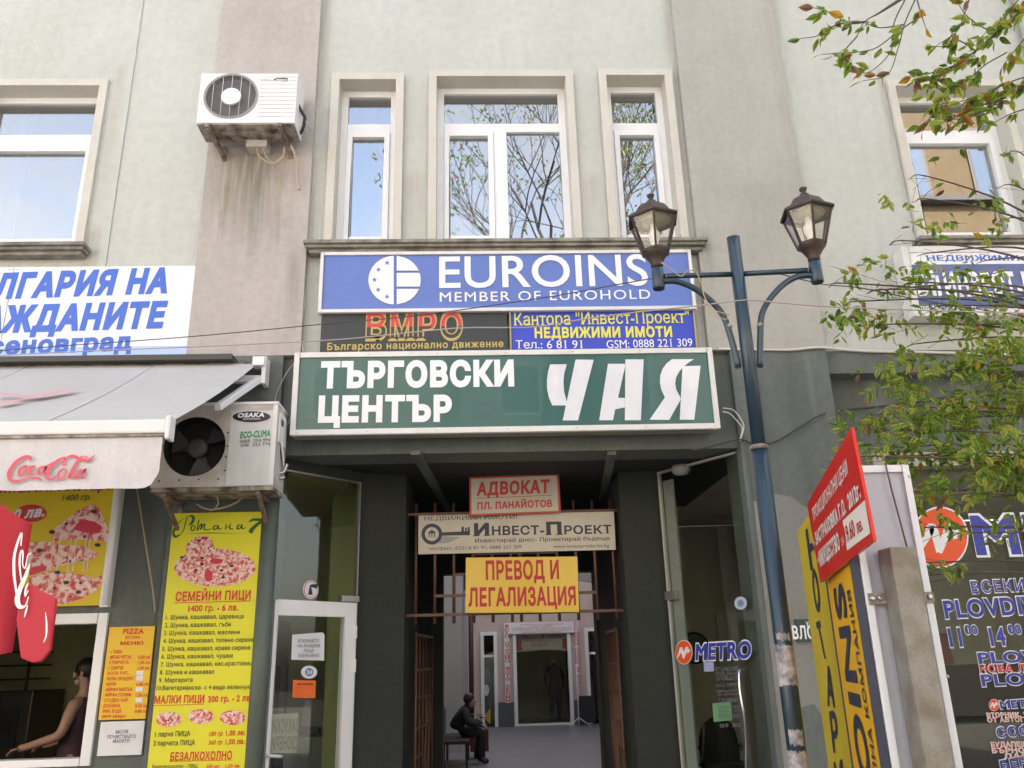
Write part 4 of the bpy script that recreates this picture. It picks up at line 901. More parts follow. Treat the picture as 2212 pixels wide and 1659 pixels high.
# ================================================================ PIZZA PANELS
YP = mat('pizza_panel_yellow', (.74, .70, .03), .45, var=.15, vscale=3, col2=(.70, .60, .02)); YO = mat('menu_orange_yellow', (.80, .50, .02), .5)
A0 = crop(440, 1600, 1.956)
F = Face((0, -.105, 0)); r = F.rect((375, 1108), (577, 1106)); xa = F.ab((345, 1400))[0]; xb = F.ab((561, 1400))[0]; za = F.ab((470, 1107))[1]
t = thing('pizza_price_sign', 'tall yellow pizza price board on the pier under the lower air conditioner', 'sign', ((xa+xb)/2, -.105, .3))
q = MB(); F.slab(q, (xa, xb, .3, za), -.03, 0); obj('panel', q, YP, t)
GR = mat('green_script', (.01, .13, .03), .5)
RT = crop(530, 1640, 6.506)
S3 = lambda L: [(*RT(x, y), w_/9.6) for x, y, w_ in L]
F.strokes(t, [S3([(440, 40, 20), (400, 180, 22), (370, 300, 22), (310, 400, 16), (200, 460, 50), (150, 400, 50), (190, 260, 34), (290, 140, 14), (380, 70, 8)]), S3([(470, 40, 16), (540, 35, 45), (570, 90, 52), (530, 180, 50), (470, 215, 18)]),
             S3([(590, 240, 22), (530, 240, 26), (515, 310, 28), (560, 335, 24), (605, 280, 24), (580, 240, 18)]), S3([(685, 110, 24), (655, 220, 22), (650, 330, 22), (700, 230, 22), (740, 200, 24), (715, 310, 24), (770, 215, 24), (805, 210, 26), (785, 300, 26), (860, 320, 20), (940, 295, 14)]),
             S3([(1060, 230, 22), (990, 250, 26), (985, 310, 26), (1050, 290, 22), (1085, 230, 24), (1080, 300, 26), (1160, 285, 14)]), S3([(1245, 200, 20), (1230, 320, 24)]), S3([(1240, 260, 14), (1310, 255, 16), (1335, 190, 20), (1320, 290, 26), (1400, 300, 14)]),
             S3([(1540, 215, 22), (1480, 235, 26), (1475, 300, 26), (1535, 280, 22), (1575, 210, 24), (1570, 290, 26), (1660, 275, 12)]), S3([(1725, 155, 26), (1800, 110, 44), (1930, 110, 52), (2020, 115, 46), (1900, 200, 60), (1790, 300, 80), (1745, 385, 90)])], GR)
F.poly(t, [[RT(350, 400), RT(900, 375), RT(1650, 395), RT(900, 392)]], GR, .003, 'line')
PZ = pizza_mat('pizza_print', 38)
body = F.ellipse(RT(1010, 1100), 88, 41, 40)
F.poly(t, [body], PZ, .003, 'pizza_picture'); F.poly(t, [[RT(*p) for p in ((410, 630), (560, 500), (720, 440), (880, 470), (960, 560), (1010, 700), (990, 860), (760, 920), (430, 840))]], PZ, .0036, 'pizza_picture')
F.poly(t, [F.ellipse(RT(880, 1270), 9, 13), F.ellipse(RT(1040, 970), 14, 6), F.ellipse(RT(800, 490), 8, 3.5)], mat('tomato_print', (.62, .03, .08), .5), .0044, 'pizza_picture')
F.poly(t, [F.ellipse(RT(*p), 4.5, 2.6) for p in ((330, 890), (685, 540), (750, 1030), (620, 1160), (1150, 1160), (1360, 1070), (1180, 1305), (750, 900))], BLACK, .0048, 'pizza_picture')
PR = mat('price_red', (.66, .05, .03), .5)
def line(tx, a, b, y, cap, m=NAVY, bold=.01, y2=None, **k):
    p, q = A0(a, y), A0(b, y if y2 is None else y2); F.text(t, tx, p, q, A0(a, y-cap)[1], m, .003, bold=bold, **k)
DG = mat('dark_olive_print', (.10, .11, .02), .5)
line('СЕМЕЙНИ ПИЦИ', 232, 702, 618, 52, PR, .035, 606); F.poly(t, [[A0(228, 628), A0(704, 614), A0(704, 619), A0(228, 633)]], PR, .003, 'line')
line('1400 гр. - 6 лв.', 312, 625, 683, 36, PR, .035, 676)
for i, (tx, a, b) in enumerate((('1. Шунка, кашкавал, царевица', 172, 658), ('2. Шунка, кашкавал, гъби', 166, 578), ('3. Шунка, кашкавал, маслини', 160, 635), ('4. Шунка, кашкавал, топено сирене', 156, 720), ('5. Шунка, кашкавал, краве сирене', 150, 700), ('6. Шунка, кашкавал, чушки', 145, 590), ('7. Шунка, кашкавал, кис.краставици', 140, 730), ('8. Шунка и кашкавал', 135, 475), ('9. Маргарита', 130, 340), ('10.Вегетарианска- с 4 вида зеленчук', 115, 700))):
    y = 733+i*49; line(tx, a, b, y, 26, DG, .02, y-(b-a)*.016)
line('МАЛКИ ПИЦИ', 102, 412, 1256, 44, PR, .035, 1250); F.poly(t, [[A0(98, 1268), A0(412, 1258), A0(412, 1262), A0(98, 1272)]], PR, .003, 'line')
line('300 гр. - 2 лв.', 435, 708, 1248, 36, PR, .035, 1240)
for cx_, cy_ in ((192, 1355), (392, 1338), (590, 1345)): F.poly(t, [F.ellipse(A0(cx_, cy_), 28, 16, 24)], PZ, .003, 'pizza_picture')
line('1 парче ПИЦА', 105, 325, 1464, 30, DG, .02, 1458); line('2 парчета ПИЦА', 95, 355, 1520, 30, DG, .02, 1514)
line('180 гр', 442, 528, 1460, 26, PR, .02, 1457, shear=.25); line('1,00 лв.', 548, 668, 1457, 30, PR, .03, 1453); line('360 гр', 436, 525, 1514, 26, PR, .02, 1510, shear=.25); line('1,50 лв.', 545, 664, 1511, 30, PR, .03, 1507)
line('БЕЗАЛКОХОЛНО', 200, 585, 1612, 46, PR, .035, 1602); F.poly(t, [[A0(196, 1616), A0(588, 1606), A0(588, 1610), A0(196, 1620)]], PR, .003, 'line')
line('Безалкохолно - ПВЦ', 90, 370, 1662, 22, DG, .02, 1656); line('500 мл', 425, 508, 1658, 20, PR, .02, shear=.25); line('1,50 лв.', 545, 638, 1655, 20, PR, .03)
# small orange menu on the kiosk pier
L0 = crop(0, 1532, 1.811)
F = Face((0, -.035, 0)); xa = F.ab(L0(602, 1100))[0]; xb = F.ab(L0(868, 1100))[0]; z1 = F.ab(L0(760, 843))[1]; z0 = F.ab(L0(700, 1378))[1]
t = thing('menu_card', 'orange yellow snack menu with red lettering left of the tall pizza board', 'menu', ((xa+xb)/2, -.035, z0))
q = MB(); F.slab(q, (xa, xb, z0, z1), -.034, 0); obj('panel', q, YO, t)
def ml(tx, a, b, y, cap, m=PR, bold=.02, **k): F.text(t, tx, L0(a, y), L0(b, y-(b-a)*.012), L0(a, y-cap)[1], m, .003, bold=bold, **k)
ml('PIZZA', 710, 830, 884, 28, bold=.04); ml('ROTANA', 724, 810, 913, 17); ml('МЕНЮ', 694, 828, 948, 17, bold=.05)
for i, (tx, b, pr) in enumerate((('1 ТАВА', 706, ''), ('(8ПАРЧЕТА)', 757, '6,00 лв'), ('2 ПАРЧЕТА', 743, '1,50 лв'), ('1 ПАРЧЕ', 712, '1,00 лв'), ('КОЛА РУС....', 758, 'x'), ('КОЛА ПРОДУКТ', 776, 'x'), ('КАПИ', 668, '0-80 лв'), ('АЙРАН МАЛЪК', 765, 'x'), ('АЙРАН ГОЛЯМ', 757, '1,00 лв'), ('СТУДЕН ЧАЙ', 735, 'x'), ('ДОБАВКА', 693, '0-50 лв'), ('МИН. ВОДА', 700, '0-80 лв'), ('0879 689691', 726, ''))):
    y = 997+i*31.2; a = 638-i*4.2; ml(tx, a, b, y, 18)
    if pr == 'x': F.poly(t, [[L0(792-i, y-24), L0(834-i, y-25), L0(832-i, y+2), L0(790-i, y+3)]], PAPER, .003, 'price_patch')
    elif pr: ml(pr, 800-i*2, 868-i*2, y, 18)
F = Face((0, -.03, 0)); xa = F.ab(L0(572, 1480))[0]; xb = F.ab(L0(826, 1480))[0]; z1 = F.ab(L0(700, 1390))[1]; z0 = F.ab(L0(700, 1586))[1]
t = thing('paper_notice', 'white printed sheet asking customers, stuck below the orange menu', 'notice', ((xa+xb)/2, -.03, z0)); q = MB(); F.slab(q, (xa, xb, z0, z1), -.028, 0); obj('sheet', q, PAPER, t)
for tx, a, b, y in (('МОЛЯ', 668, 738, 1460), ('ПОЧИСТВАЙТЕ', 620, 785, 1488), ('МАСИТЕ!', 652, 750, 1513)): F.text(t, tx, L0(a, y), L0(b, y-3), L0(a, y-18)[1], mat('violet_ink', (.10, .09, .2), .6), .003, bold=.01, serif=True)
# large pizza poster above the serving window
M0 = crop(0, 1560, 3.606)
F = Face((0, -.05, 0)); xb = F.ab(M0(1290, 700))[0]; z0 = F.ab(M0(1000, 1335))[1]
t = thing('pizza_poster', 'large yellow poster with a lifted pizza slice above the serving window', 'poster', (-3.6, -.05, z0)); q = MB(); F.slab(q, (-4.7, xb, z0, 3.1), -.045, 0); obj('panel', q, mat('poster_yellow', (.68, .50, .01), .5), t)
F.text(t, 'СЕМЕЙНА ПИЦА', M0(-200, 42), M0(1270, 5), M0(-200, -90)[1], mat('magenta_print', (.45, .03, .16), .5), .003, bold=.03)
F.text(t, '1400 гр.', M0(712, 132), M0(1042, 120), M0(712, 68)[1], DG, .003, bold=.02, shear=.2)
F.poly(t, [F.ellipse(M0(360, 275), 33, 19)], RED, .003, 'price_badge'); F.text(t, '0 лв.', M0(150, 345), M0(515, 305), M0(150, 240)[1], PAPER, .005, bold=.05, shear=.2)
PZ2 = pizza_mat('pizza_print_large', 20)
pz = lambda L: [M0(*p) for p in L]
F.poly(t, [pz([(585, 510), (600, 470), (760, 350), (900, 240), (1075, 165), (1130, 210), (1200, 340), (1250, 480), (1240, 605), (1110, 590), (900, 575), (720, 590), (600, 590)])], PZ2, .003, 'pizza_picture')
F.poly(t, [pz([(300, 620), (420, 605), (560, 600), (720, 640), (920, 640), (1060, 690), (1130, 740), (1080, 800), (900, 830), (660, 890), (540, 930), (340, 980)]), pz([(330, 1020), (560, 930), (800, 960), (1000, 990), (1100, 1030), (1150, 990), (1195, 1020), (1110, 1160), (950, 1250), (740, 1320), (560, 1330), (330, 1280)])], PZ2, .0036, 'pizza_picture')
F.strokes(t, [[(*M0(x, 560), 3.2), (*M0(x-20, 760), 2.0), (*M0(x-40, 940), 3.4)] for x in (620, 690, 820, 880, 1000, 1040)], mat('cheese_print', (.78, .58, .45), .5), .0045, 'pizza_picture')
F.poly(t, [pz([(840, 460), (890, 390), (980, 350), (1090, 370), (1180, 430), (1150, 500), (1000, 500), (920, 480)]), pz([(350, 900), (480, 870), (540, 880), (530, 930), (350, 990)])], _m['tomato_print'], .0042, 'pizza_picture')
F.poly(t, [F.ellipse(M0(*p), 6.5, 4) for p in ((1085, 255), (665, 955), (765, 1070), (905, 1180), (1125, 640), (460, 700), (600, 490))], BLACK, .005, 'pizza_picture')
# ================================================================ AIR CONDITIONERS
ACW = mat('ac_white', (.76, .75, .75), .45, var=.2, vscale=6, col2=(.6, .57, .53)); ACD = mat('ac_dirty_white', (.62, .60, .56), .55, var=.7, vscale=5, streak=.5, col2=(.36, .31, .25))
RUST = mat('rusty_painted_steel', (.46, .40, .33), .7, var=.95, vscale=11, col2=(.05, .03, .02))
RUSTD = mat('rusty_dark_steel', (.09, .055, .04), .7, var=.9, vscale=16, col2=(.34, .27, .22)); FAN = mat('fan_dark', (.018, .018, .018), .5)
GRY = mat('ac_grille_grey', (.26, .25, .25), .6)
def ring(mb, c, r0, r1, y0, y1, n=32):
    for i in range(n):
        a, b = 2*math.pi*i/n, 2*math.pi*(i+1)/n
        p = lambda r, t, y: (c[0]+r*math.cos(t), y, c[2]+r*math.sin(t))
        mb.add([p(r0, a, y0), p(r0, b, y0), p(r1, b, y0), p(r1, a, y0), p(r0, a, y1), p(r0, b, y1)], [(0, 1, 2, 3), (0, 1, 5, 4)], False)
def casing(mb, x0, x1, y0, y1, z0, z1, c, r, n=40):
    """box whose front has a round opening"""
    cx, cz = c
    def edge(t):
        dx, dz = math.cos(t), math.sin(t); s = min(((x1-cx) if dx > 0 else (x0-cx))/dx if abs(dx) > 1e-6 else 9, ((z1-cz) if dz > 0 else (z0-cz))/dz if abs(dz) > 1e-6 else 9)
        return cx+dx*s, cz+dz*s
    ts = sorted([2*math.pi*i/n for i in range(n)]+[math.atan2(z-cz, x-cx) % (2*math.pi) for x in (x0, x1) for z in (z0, z1)]); k = len(ts)
    for i in range(k):
        a, b = ts[i], ts[(i+1) % k]; ea, eb = edge(a), edge(b)
        ia, ib = (cx+r*math.cos(a), cz+r*math.sin(a)), (cx+r*math.cos(b), cz+r*math.sin(b))
        mb.add([(ia[0], y0, ia[1]), (ib[0], y0, ib[1]), (eb[0], y0, eb[1]), (ea[0], y0, ea[1]), (ia[0], y0+.07, ia[1]), (ib[0], y0+.07, ib[1])], [(0, 1, 2, 3), (0, 1, 5, 4)])
    v = [(x0, y0, z0), (x1, y0, z0), (x1, y0, z1), (x0, y0, z1), (x0, y1, z0), (x1, y1, z0), (x1, y1, z1), (x0, y1, z1)]
    mb.add(v, [(0, 1, 5, 4), (1, 2, 6, 5), (2, 3, 7, 6), (3, 0, 4, 7), (4, 5, 6, 7)]); return mb
# upper unit
F = Face((0, -.42, 0)); t = thing('air_conditioner', 'white air conditioner with pale fan disc on rusty brackets high on the left pilaster', 'air conditioner', (-1.98, -.3, 6.04), 'outdoor air conditioner units')
x0, x1 = F.ab((430, 210))[0], F.ab((640, 210))[0]; z0, z1 = F.ab((530, 266))[1], F.ab((530, 159))[1]; c = F.ab((499, 208)); r = .215
obj('casing', casing(MB(), x0, x1, -.42, -.15, z0, z1, c, r), ACW, t)
cc = Vector((c[0], -.42, c[1]))
q = MB(); ring(q, cc, r-.002, r+.018, -.427, -.36); obj('fan_ring', q, GRY, t); obj('fan_recess', MB().lathe(cc+Vector((0, .066, 0)), [(r-.003, 0), (r-.003, .01)], 32, (0, 1, 0)), mat('fan_mid_grey', (.12, .115, .115), .6), t)
obj('hub_disc', MB().lathe(cc+Vector((0, -.002, 0)), [(.0855, .025), (.0855, 0), (.08, -.006)], 28, (0, 1, 0)), WHITE, t)
for i in range(5): 
    dx = (i-2)*.078; h_ = math.sqrt(r*r-dx*dx)
    obj('guard_wire', MB().tube([(c[0]+dx, -.423, c[1]-h_), (c[0]+dx, -.423, c[1]+h_)], .0022, 5), WHITE, t)
q = MB()
for i in range(60):
    dz = (i-29.5)*.0071; h_ = r*r-dz*dz
    if h_ > .0004: h_ = math.sqrt(h_); q.box(c[0]-h_, c[0]+h_, -.405, -.4035, c[1]+dz-.001, c[1]+dz+.001)
obj('guard_fins', q, GRY, t, kind='stuff')
for i in range(11): z = lerp(z0+.07, z1-.03, i/10); obj('front_rib', MB().box(c[0]+r+.03, x1-.01, -.4245, -.42, z-.004, z+.004), ACW, t)
obj('kick_plate', MB().box(x0+.002, x1-.002, -.424, -.42, z0+.002, z0+.045), ACW, t)
F.poly(t, [[(590, 174), (597, 169), (622, 169), (621, 176)]], BLACK, .006, 'badge'); F.text(t, 'National', (597, 175.4), (619, 175.4), 171, WHITE, .008, bold=.03); F.text(t, 'Inverter', (561, 174.5), (586, 174.5), 171, GRY, .006)
def bracket(pf, pw, dz=.0, par=None, m=RUSTD):
    a = at(*pf, -.44); b = at(*pw, -.075); q = MB().obox(a, (a.x+(b.x-a.x)*.2, -.075, a.z), .035, .03).obox(a+Vector((0, .03, -.015)), b, .03, .028).box(b.x-.02, b.x+.02, -.085, -.072, b.z-.03, a.z+.03)
    return obj('bracket', q, m, par, bev=.003)
bracket((446, 270), (485, 342), par=t); bracket((604, 268), (628, 336), par=t)
obj('base_pan', MB().box(x0+.005, x1-.005, -.415, -.16, z0-.012, z0-.001), RUST, t)
zb = at(560, 322, -.1); obj('junction_box', MB().box(zb.x-.09, zb.x+.09, -.20, -.072, zb.z-.04, zb.z+.05), ACD, t, bev=.004)
CAB = mat('beige_cable', (.42, .34, .22), .7)
Q = crop(600, 200, 3.951)
cable = lambda pts, r, m, par=None, nm='cable': obj(nm, MB().tube(spl([at(*p[:2], p[2]) for p in pts], 6), r, 6), m, par)
cable([(*Q(860, 1080), -.2), (*Q(900, 1180), -.24), (*Q(1050, 1270), -.26), (*Q(1180, 1200), -.26), (*Q(1215, 1060), -.25)], .006, CAB, t); cable([(*Q(940, 1080), -.2), (*Q(990, 1190), -.22), (*Q(1080, 1260), -.25), (*Q(1190, 1180), -.24)], .006, CAB, t)
cable([(*Q(1290, 1040), -.2), (*Q(1340, 1150), -.18), (*Q(1370, 1350), -.13), (*Q(1375, 1480), -.12), (*Q(1400, 1600), -.12)], .012, mat('drain_hose', (.45, .35, .28), .6), t, 'hose')
cable([(*Q(1385, 530), -.3), (*Q(1440, 640), -.27), (*Q(1470, 700), -.25), (*Q(1440, 840), -.22), (*Q(1400, 900), -.2)], .014, BLACK, t, 'pipe'); cable([(*Q(1430, 600), -.26), (*Q(1490, 760), -.24), (*Q(1550, 830), -.22), (*Q(1520, 880), -.2), (*Q(1450, 820), -.22)], .005, STL, t, 'pipe')
# lower unit
F = Face((0, -.47, 0)); U = crop(480, 1280, 4.365)
t2 = thing('air_conditioner', 'grimy air conditioner with open black fan beside the awning end', 'air conditioner', (-1.97, -.3, 2.88), 'outdoor air conditioner units')
x1 = F.ab(U(1735, 600))[0]; x0 = x1-.88; z0, z1 = F.ab(U(1400, 1175))[1], F.ab(U(1400, 40))[1]; c = F.ab(U(612, 622)); r = F.ab(U(1040, 622))[0]-c[0]
obj('casing', casing(MB(), x0, x1, -.47, -.14, z0, z1, c, r), ACD, t2)
cc = Vector((c[0], -.47, c[1])); obj('fan_recess', MB().lathe(cc+Vector((0, .15, 0)), [(r+.02, 0), (r+.02, .01)], 32, (0, 1, 0)), FAN, t2)
q = MB(); ring(q, cc, r-.001, r+.001, -.4702, -.32); obj('fan_shroud', q, FAN, t2)
BLD = mat('fan_blade_grey', (.05, .05, .048), .55)
for k in range(3):
    a0 = .6+k*2.094; q = MB(); pts = [(r*f*math.cos(a0+d), f2, r*f*math.sin(a0+d)) for f, d, f2 in ((.3, 0, .0), (.55, -.25, -.01), (.93, -.3, -.02), (.95, .1, .0), (.9, .55, .03), (.55, .5, .03), (.3, .7, .03))]
    q.prism([cc+Vector((x, y+.085, z)) for x, y, z in pts], (0, .004, 0)); obj('fan_blade', q, BLD, t2)
obj('hub', MB().lathe(cc+Vector((0, .05, 0)), [(.075, .05), (.075, .0), (.05, -.015), (.02, -.018)], 20, (0, 1, 0)), BLD, t2)
sx = F.ab(U(1090, 600))[0]
obj('side_panel', MB().box(sx, x1-.004, -.4745, -.4705, z0+.004, z1-.05), mat('ac_cream', (.68, .67, .66), .45, var=.3, vscale=5, streak=.3, col2=(.5, .48, .44)), t2, bev=.001); obj('top_cap', MB().box(x0-.006, x1+.006, -.478, -.135, z1-.002, z1+.02), ACW, t2, bev=.004); obj('corner_post', MB().box(x1-.03, x1+.003, -.476, -.4746, z0+.01, z1-.004), ACW, t2)
obj('side_cover', MB().box(x1+.001, x1+.012, -.42, -.2, z1-.28, z1-.05), ACW, t2, bev=.003); obj('handle_hole', MB().box(x1+.011, x1+.014, -.38, -.31, z1-.14, z1-.09), BLACK, t2)
obj('base_pan', MB().box(x0, x1, -.465, -.145, z0-.03, z0-.001), RUST, t2)
F.poly(t2, [F.ellipse(U(1408, 215), 41, 12)], BLACK, .006, 'badge'); F.text(t2, 'OSAKA', U(1215, 225), U(1585, 213), U(1215, 170)[1], WHITE, .0075, bold=.05, shear=.12)
F.text(t2, 'ELECTRONICS', U(1290, 258), U(1525, 252), U(1290, 238)[1], WHITE, .0075, bold=.02)
F.text(t2, 'ECO-CLIMA', U(1245, 512), U(1668, 482), U(1245, 430)[1], mat('eco_green', (.02, .30, .12), .5), .006, bold=.05, shear=.12)
F.text(t2, '0888  254 996', U(1240, 580), U(1670, 552), U(1240, 537)[1], INK, .006, bold=.02); F.text(t2, '098  252 776', U(1253, 636), U(1670, 610), U(1253, 592)[1], INK, .006, bold=.02)
q = MB()
for a in ((1075, 435), (1070, 620), (1048, 770), (1030, 960), (120, 1105), (400, 1092), (670, 1085), (940, 1078)): q.lathe(F.P(*F.ab(U(*a)), .001), [(.007, 0), (.006, .003)], 7, (0, -1, 0))
obj('screw', q, BLACK, t2, kind='stuff')
for pf, pw in (((353, 1060), (413, 1105)), ((556, 1058), (582, 1090))):
    a = at(*pf, -.46); b = at(*pw, -.075); obj('bracket', MB().obox((a.x, -.46, z0-.05), (a.x, -.072, z0-.05), .035, .03).obox((a.x, -.42, z0-.06), (a.x, -.075, z0-.26), .028, .025).box(a.x-.02, a.x+.02, -.085, -.072, z0-.3, z0-.03), RUSTD, t2, bev=.003)
for k in range(3): cable([(*U(1790, 440), -.33), (*U(1800+k*14, 600), -.32), (*U(1820+k*12, 760), -.3), (*U(1845, 900), -.27)], .006, (BLACK, STL, ACW)[k], t2, 'pipe')
cable([(*U(1900, 870), -.25), (*U(1850, 980), -.26), (*U(1780, 1000), -.28)], .013, STL, t2, 'valve'); cable([(*U(1860, 1060), -.25), (*U(1790, 1070), -.28)], .014, STL, t2, 'valve')
cable([(*U(640, 1430), -.2), (*U(800, 1500), -.25), (*U(1000, 1480), -.25), (*U(1200, 1400), -.22), (*U(1300, 1300), -.2)], .007, CAB, t2); cable([(*U(920, 1300), -.3), (*U(940, 1420), -.3), (*U(860, 1510), -.3), (*U(700, 1470), -.26)], .006, CAB, t2)

# ================================================================ AWNING
CAN = mat('awning_canvas', (.49, .475, .45), .8, var=.35, vscale=1.8, bump=.15, bscale=200, streak=.25, col2=(.41, .39, .36)); CANV = mat('valance_canvas', (.66, .65, .66), .75, var=.35, vscale=4, streak=.3, col2=(.46, .42, .40))
t = thing('awning', 'extended pale grey canvas awning with red soft drink script on its valance', 'awning', (-3.5, -.2, 3.9))
YF = -1.70; pe = at(364, 913, YF); xr = pe.x; zf = pe.z; zr = at(540, 786, -.16).z; xr2 = at(556, 785, -.16).x
nx, ny = 24, 10; v = []; f = []
for j in range(ny+1):
    for i in range(nx+1):
        a, b = i/nx, j/ny; x = lerp(-6.2, lerp(xr2, xr, b), a); y = lerp(-.16, YF, b); z = lerp(zr, zf, b)-.03*math.sin(math.pi*b)+.004*math.sin(a*37)*b; v.append((x, y, z))
for j in range(ny):
    for i in range(nx): k = j*(nx+1)+i; f.append((k, k+1, k+nx+2, k+nx+1))
obj('canvas', MB().add(v, f, True), CAN, t)
obj('front_bar', MB().box(-6.2, xr+.005, YF-.05, YF+.01, zf-.075, zf+.01), ACW, t, bev=.012); obj('end_cap', MB().box(xr+.006, xr+.035, YF-.065, YF+.03, zf-.115, zf+.03), ACW, t, bev=.012)
obj('gutter_strip', MB().box(-6.2, xr, YF-.045, YF-.01, zf-.093, zf-.077), RUST, t)
# valance with soft folds
zt = zf-.09; zb_ = at(330, 1054, YF-.03).z; v = []; f = []; nx, ny = 120, 8; xr3 = xr-.012
for j in range(ny+1):
    for i in range(nx+1):
        a, b = i/nx, j/ny; x = lerp(-6.2, xr3, a); z = lerp(zt, zb_, b)
        if xr3-x < .09 and b > .7: z = max(z, zb_+.09-math.sqrt(max(0, .09**2-(.09-(xr3-x))**2)))
        y = YF-.03-.010*math.sin(x*11+1)*b*math.exp(-((x+3.0)**2))-.006*math.sin(x*29)*b; v.append((x, y, z))
for j in range(ny):
    for i in range(nx): k = j*(nx+1)+i; f.append((k, k+1, k+nx+2, k+nx+1))
obj('valance', MB().add(v, f, True), CANV, t)
obj('roller_case', MB().box(-6.3, at(508, 768, -.15).x, -.24, -.012, zr+.015, zr+.06), mat('roller_dark', (.06, .055, .05), .6), t); obj('roller_tube', MB().tube([(-6.2, -.13, zr-.01), (xr2+.03, -.13, zr-.01)], .035, 12), RUST, t)
a = at(578, 826, -.1); obj('wall_bracket', MB().box(a.x-.03, a.x+.005, -.20, -.07, a.z-.04, zr+.05).box(xr2-.02, a.x, -.24, -.1, zr-.04, zr+.035), ACW, t, bev=.006)
obj('folding_arm', MB().obox((a.x-.05, -.18, a.z), at(470, 880, -.85), .05, .05).obox((a.x, -.16, a.z), (a.x-.25, -.2, a.z-.005), .06, .06), ACW, t, bev=.008)
FV = Face((0, YF-.046, 0)); V0 = crop(0, 1100, 3.016); s2 = lambda L, k=1: [(*V0(x, y), w_/4.45*k) for x, y, w_ in L]
COKE = mat('faded_red_script', (.68, .10, .13), .6)
def coke(F_, par, s2, m, n):
    F_.strokes(par, [s2([(290, 1125, 10), (295, 1080, 22), (240, 1075, 30), (150, 1130, 34), (90, 1220, 36), (95, 1290, 34), (170, 1305, 20), (290, 1275, 16), (370, 1280, 22), (410, 1305, 6)]),
      s2([(235, 1165, 24), (190, 1200, 30), (185, 1245, 26), (225, 1240, 22), (265, 1190, 20), (235, 1160, 14), (290, 1165, 8)]), s2([(340, 1160, 20), (295, 1180, 28), (285, 1235, 26), (330, 1235, 14), (365, 1200, 8)]),
      s2([(435, 1165, 18), (385, 1185, 26), (375, 1235, 24), (420, 1215, 16), (450, 1160, 22), (430, 1235, 22), (465, 1230, 6)]), s2([(445, 1165, 14), (512, 1128, 14)]),
      s2([(640, 1115, 12), (625, 1155, 14), (600, 1145, 12), (630, 1085, 22), (560, 1110, 30), (480, 1180, 34), (450, 1260, 34), (490, 1290, 26), (560, 1250, 10)]), s2([(625, 1085, 12), (700, 1065, 26), (770, 1095, 30), (840, 1110, 28), (880, 1090, 20), (915, 1050, 4)]),
      s2([(610, 1190, 22), (565, 1230, 26), (570, 1285, 24), (615, 1270, 20), (640, 1210, 18), (610, 1185, 12)]), s2([(800, 1068, 10), (760, 1095, 22), (705, 1190, 32), (668, 1270, 30), (715, 1270, 8)]), s2([(800, 1065, 10), (850, 1080, 12)]),
      s2([(795, 1195, 18), (745, 1220, 26), (730, 1275, 26), (775, 1250, 16), (825, 1190, 22), (790, 1275, 22), (825, 1265, 6)])], m, n, 'lettering')
coke(FV, t, s2, COKE, .0)
for k in range(5):
    xx = xr-.75-k*1.0; obj('seam', MB().tube([(xx, lerp(-.16, YF, b/8), lerp(zr, zf, b/8)-.03*math.sin(math.pi*b/8)+.003) for b in range(9)], .0035, 4), mat('seam_thread', (.60, .59, .56), .9), t)
# faded red swoosh printed on the canvas
F4 = []
def canv(px, py):
    n = Vector((0, zf-zr, -(YF+.16))).normalized(); n = Vector((0, -(zr-zf), (-.16-YF))).normalized(); o = Vector((0, -.16, zr+.004)); d = ray(px, py); tt = (o-CAM).dot(n)/d.dot(n); return CAM+d*tt
q = MB()
for L in ([(0, 846), (30, 848), (60, 852), (100, 846), (150, 838), (178, 834), (150, 843), (100, 853), (70, 858), (40, 855), (0, 850)], [(0, 868), (30, 862), (65, 858), (30, 868), (0, 874)]):
    q.add([canv(x, y+3)+Vector((0, -.012, .0)) for x, y in L], [list(range(len(L)))])
obj('swoosh', q, mat('faded_pink_print', (.62, .32, .33), .8), t)

# ================================================================ LAMP POST
TEAL = mat('teal_paint', (.010, .034, .055), .35, var=.3, vscale=9, col2=(.02, .04, .05), coat=.3); BRZ = mat('aged_bronze', (.045, .035, .03), .5, metal=.4, var=.6, vscale=25, col2=(.09, .055, .035))
LGL = glass('lantern_glass', .06, (.93, .92, .90), .15)
px_, py_ = 1.575, -2.0; za = at(1597, 592, -2).z
t = thing('lamp_post', 'dark teal double street lamp with two bronze hexagonal lanterns', 'street lamp', (px_, py_, 0))
ztop = at(1590, 515, -2).z; zring = at(1638, 968, -2).z
obj('pole', MB().tube([(px_, py_, 0), (px_, py_, zring)], .047, 20).tube([(px_, py_, zring+.001), (px_, py_, ztop)], .039, 20), TEAL, t)
obj('base', MB().lathe((px_, py_, 0), [(.14, 0), (.14, .05), (.09, .12), (.07, .5), (.05, .6)], 20), TEAL, t)
obj('collar', MB().lathe((px_, py_, zring-.012), [(.049, 0), (.053, .006), (.05, .022), (.041, .03)], 20), RUST, t); obj('pole_cap', MB().lathe((px_, py_, ztop), [(.040, 0), (.041, .008), (.03, .012)], 16), RUST, t)
TAPE = mat('torn_paper', (.58, .52, .50), .9, var=.8, vscale=22, bump=.5, col2=(.05, .08, .11))
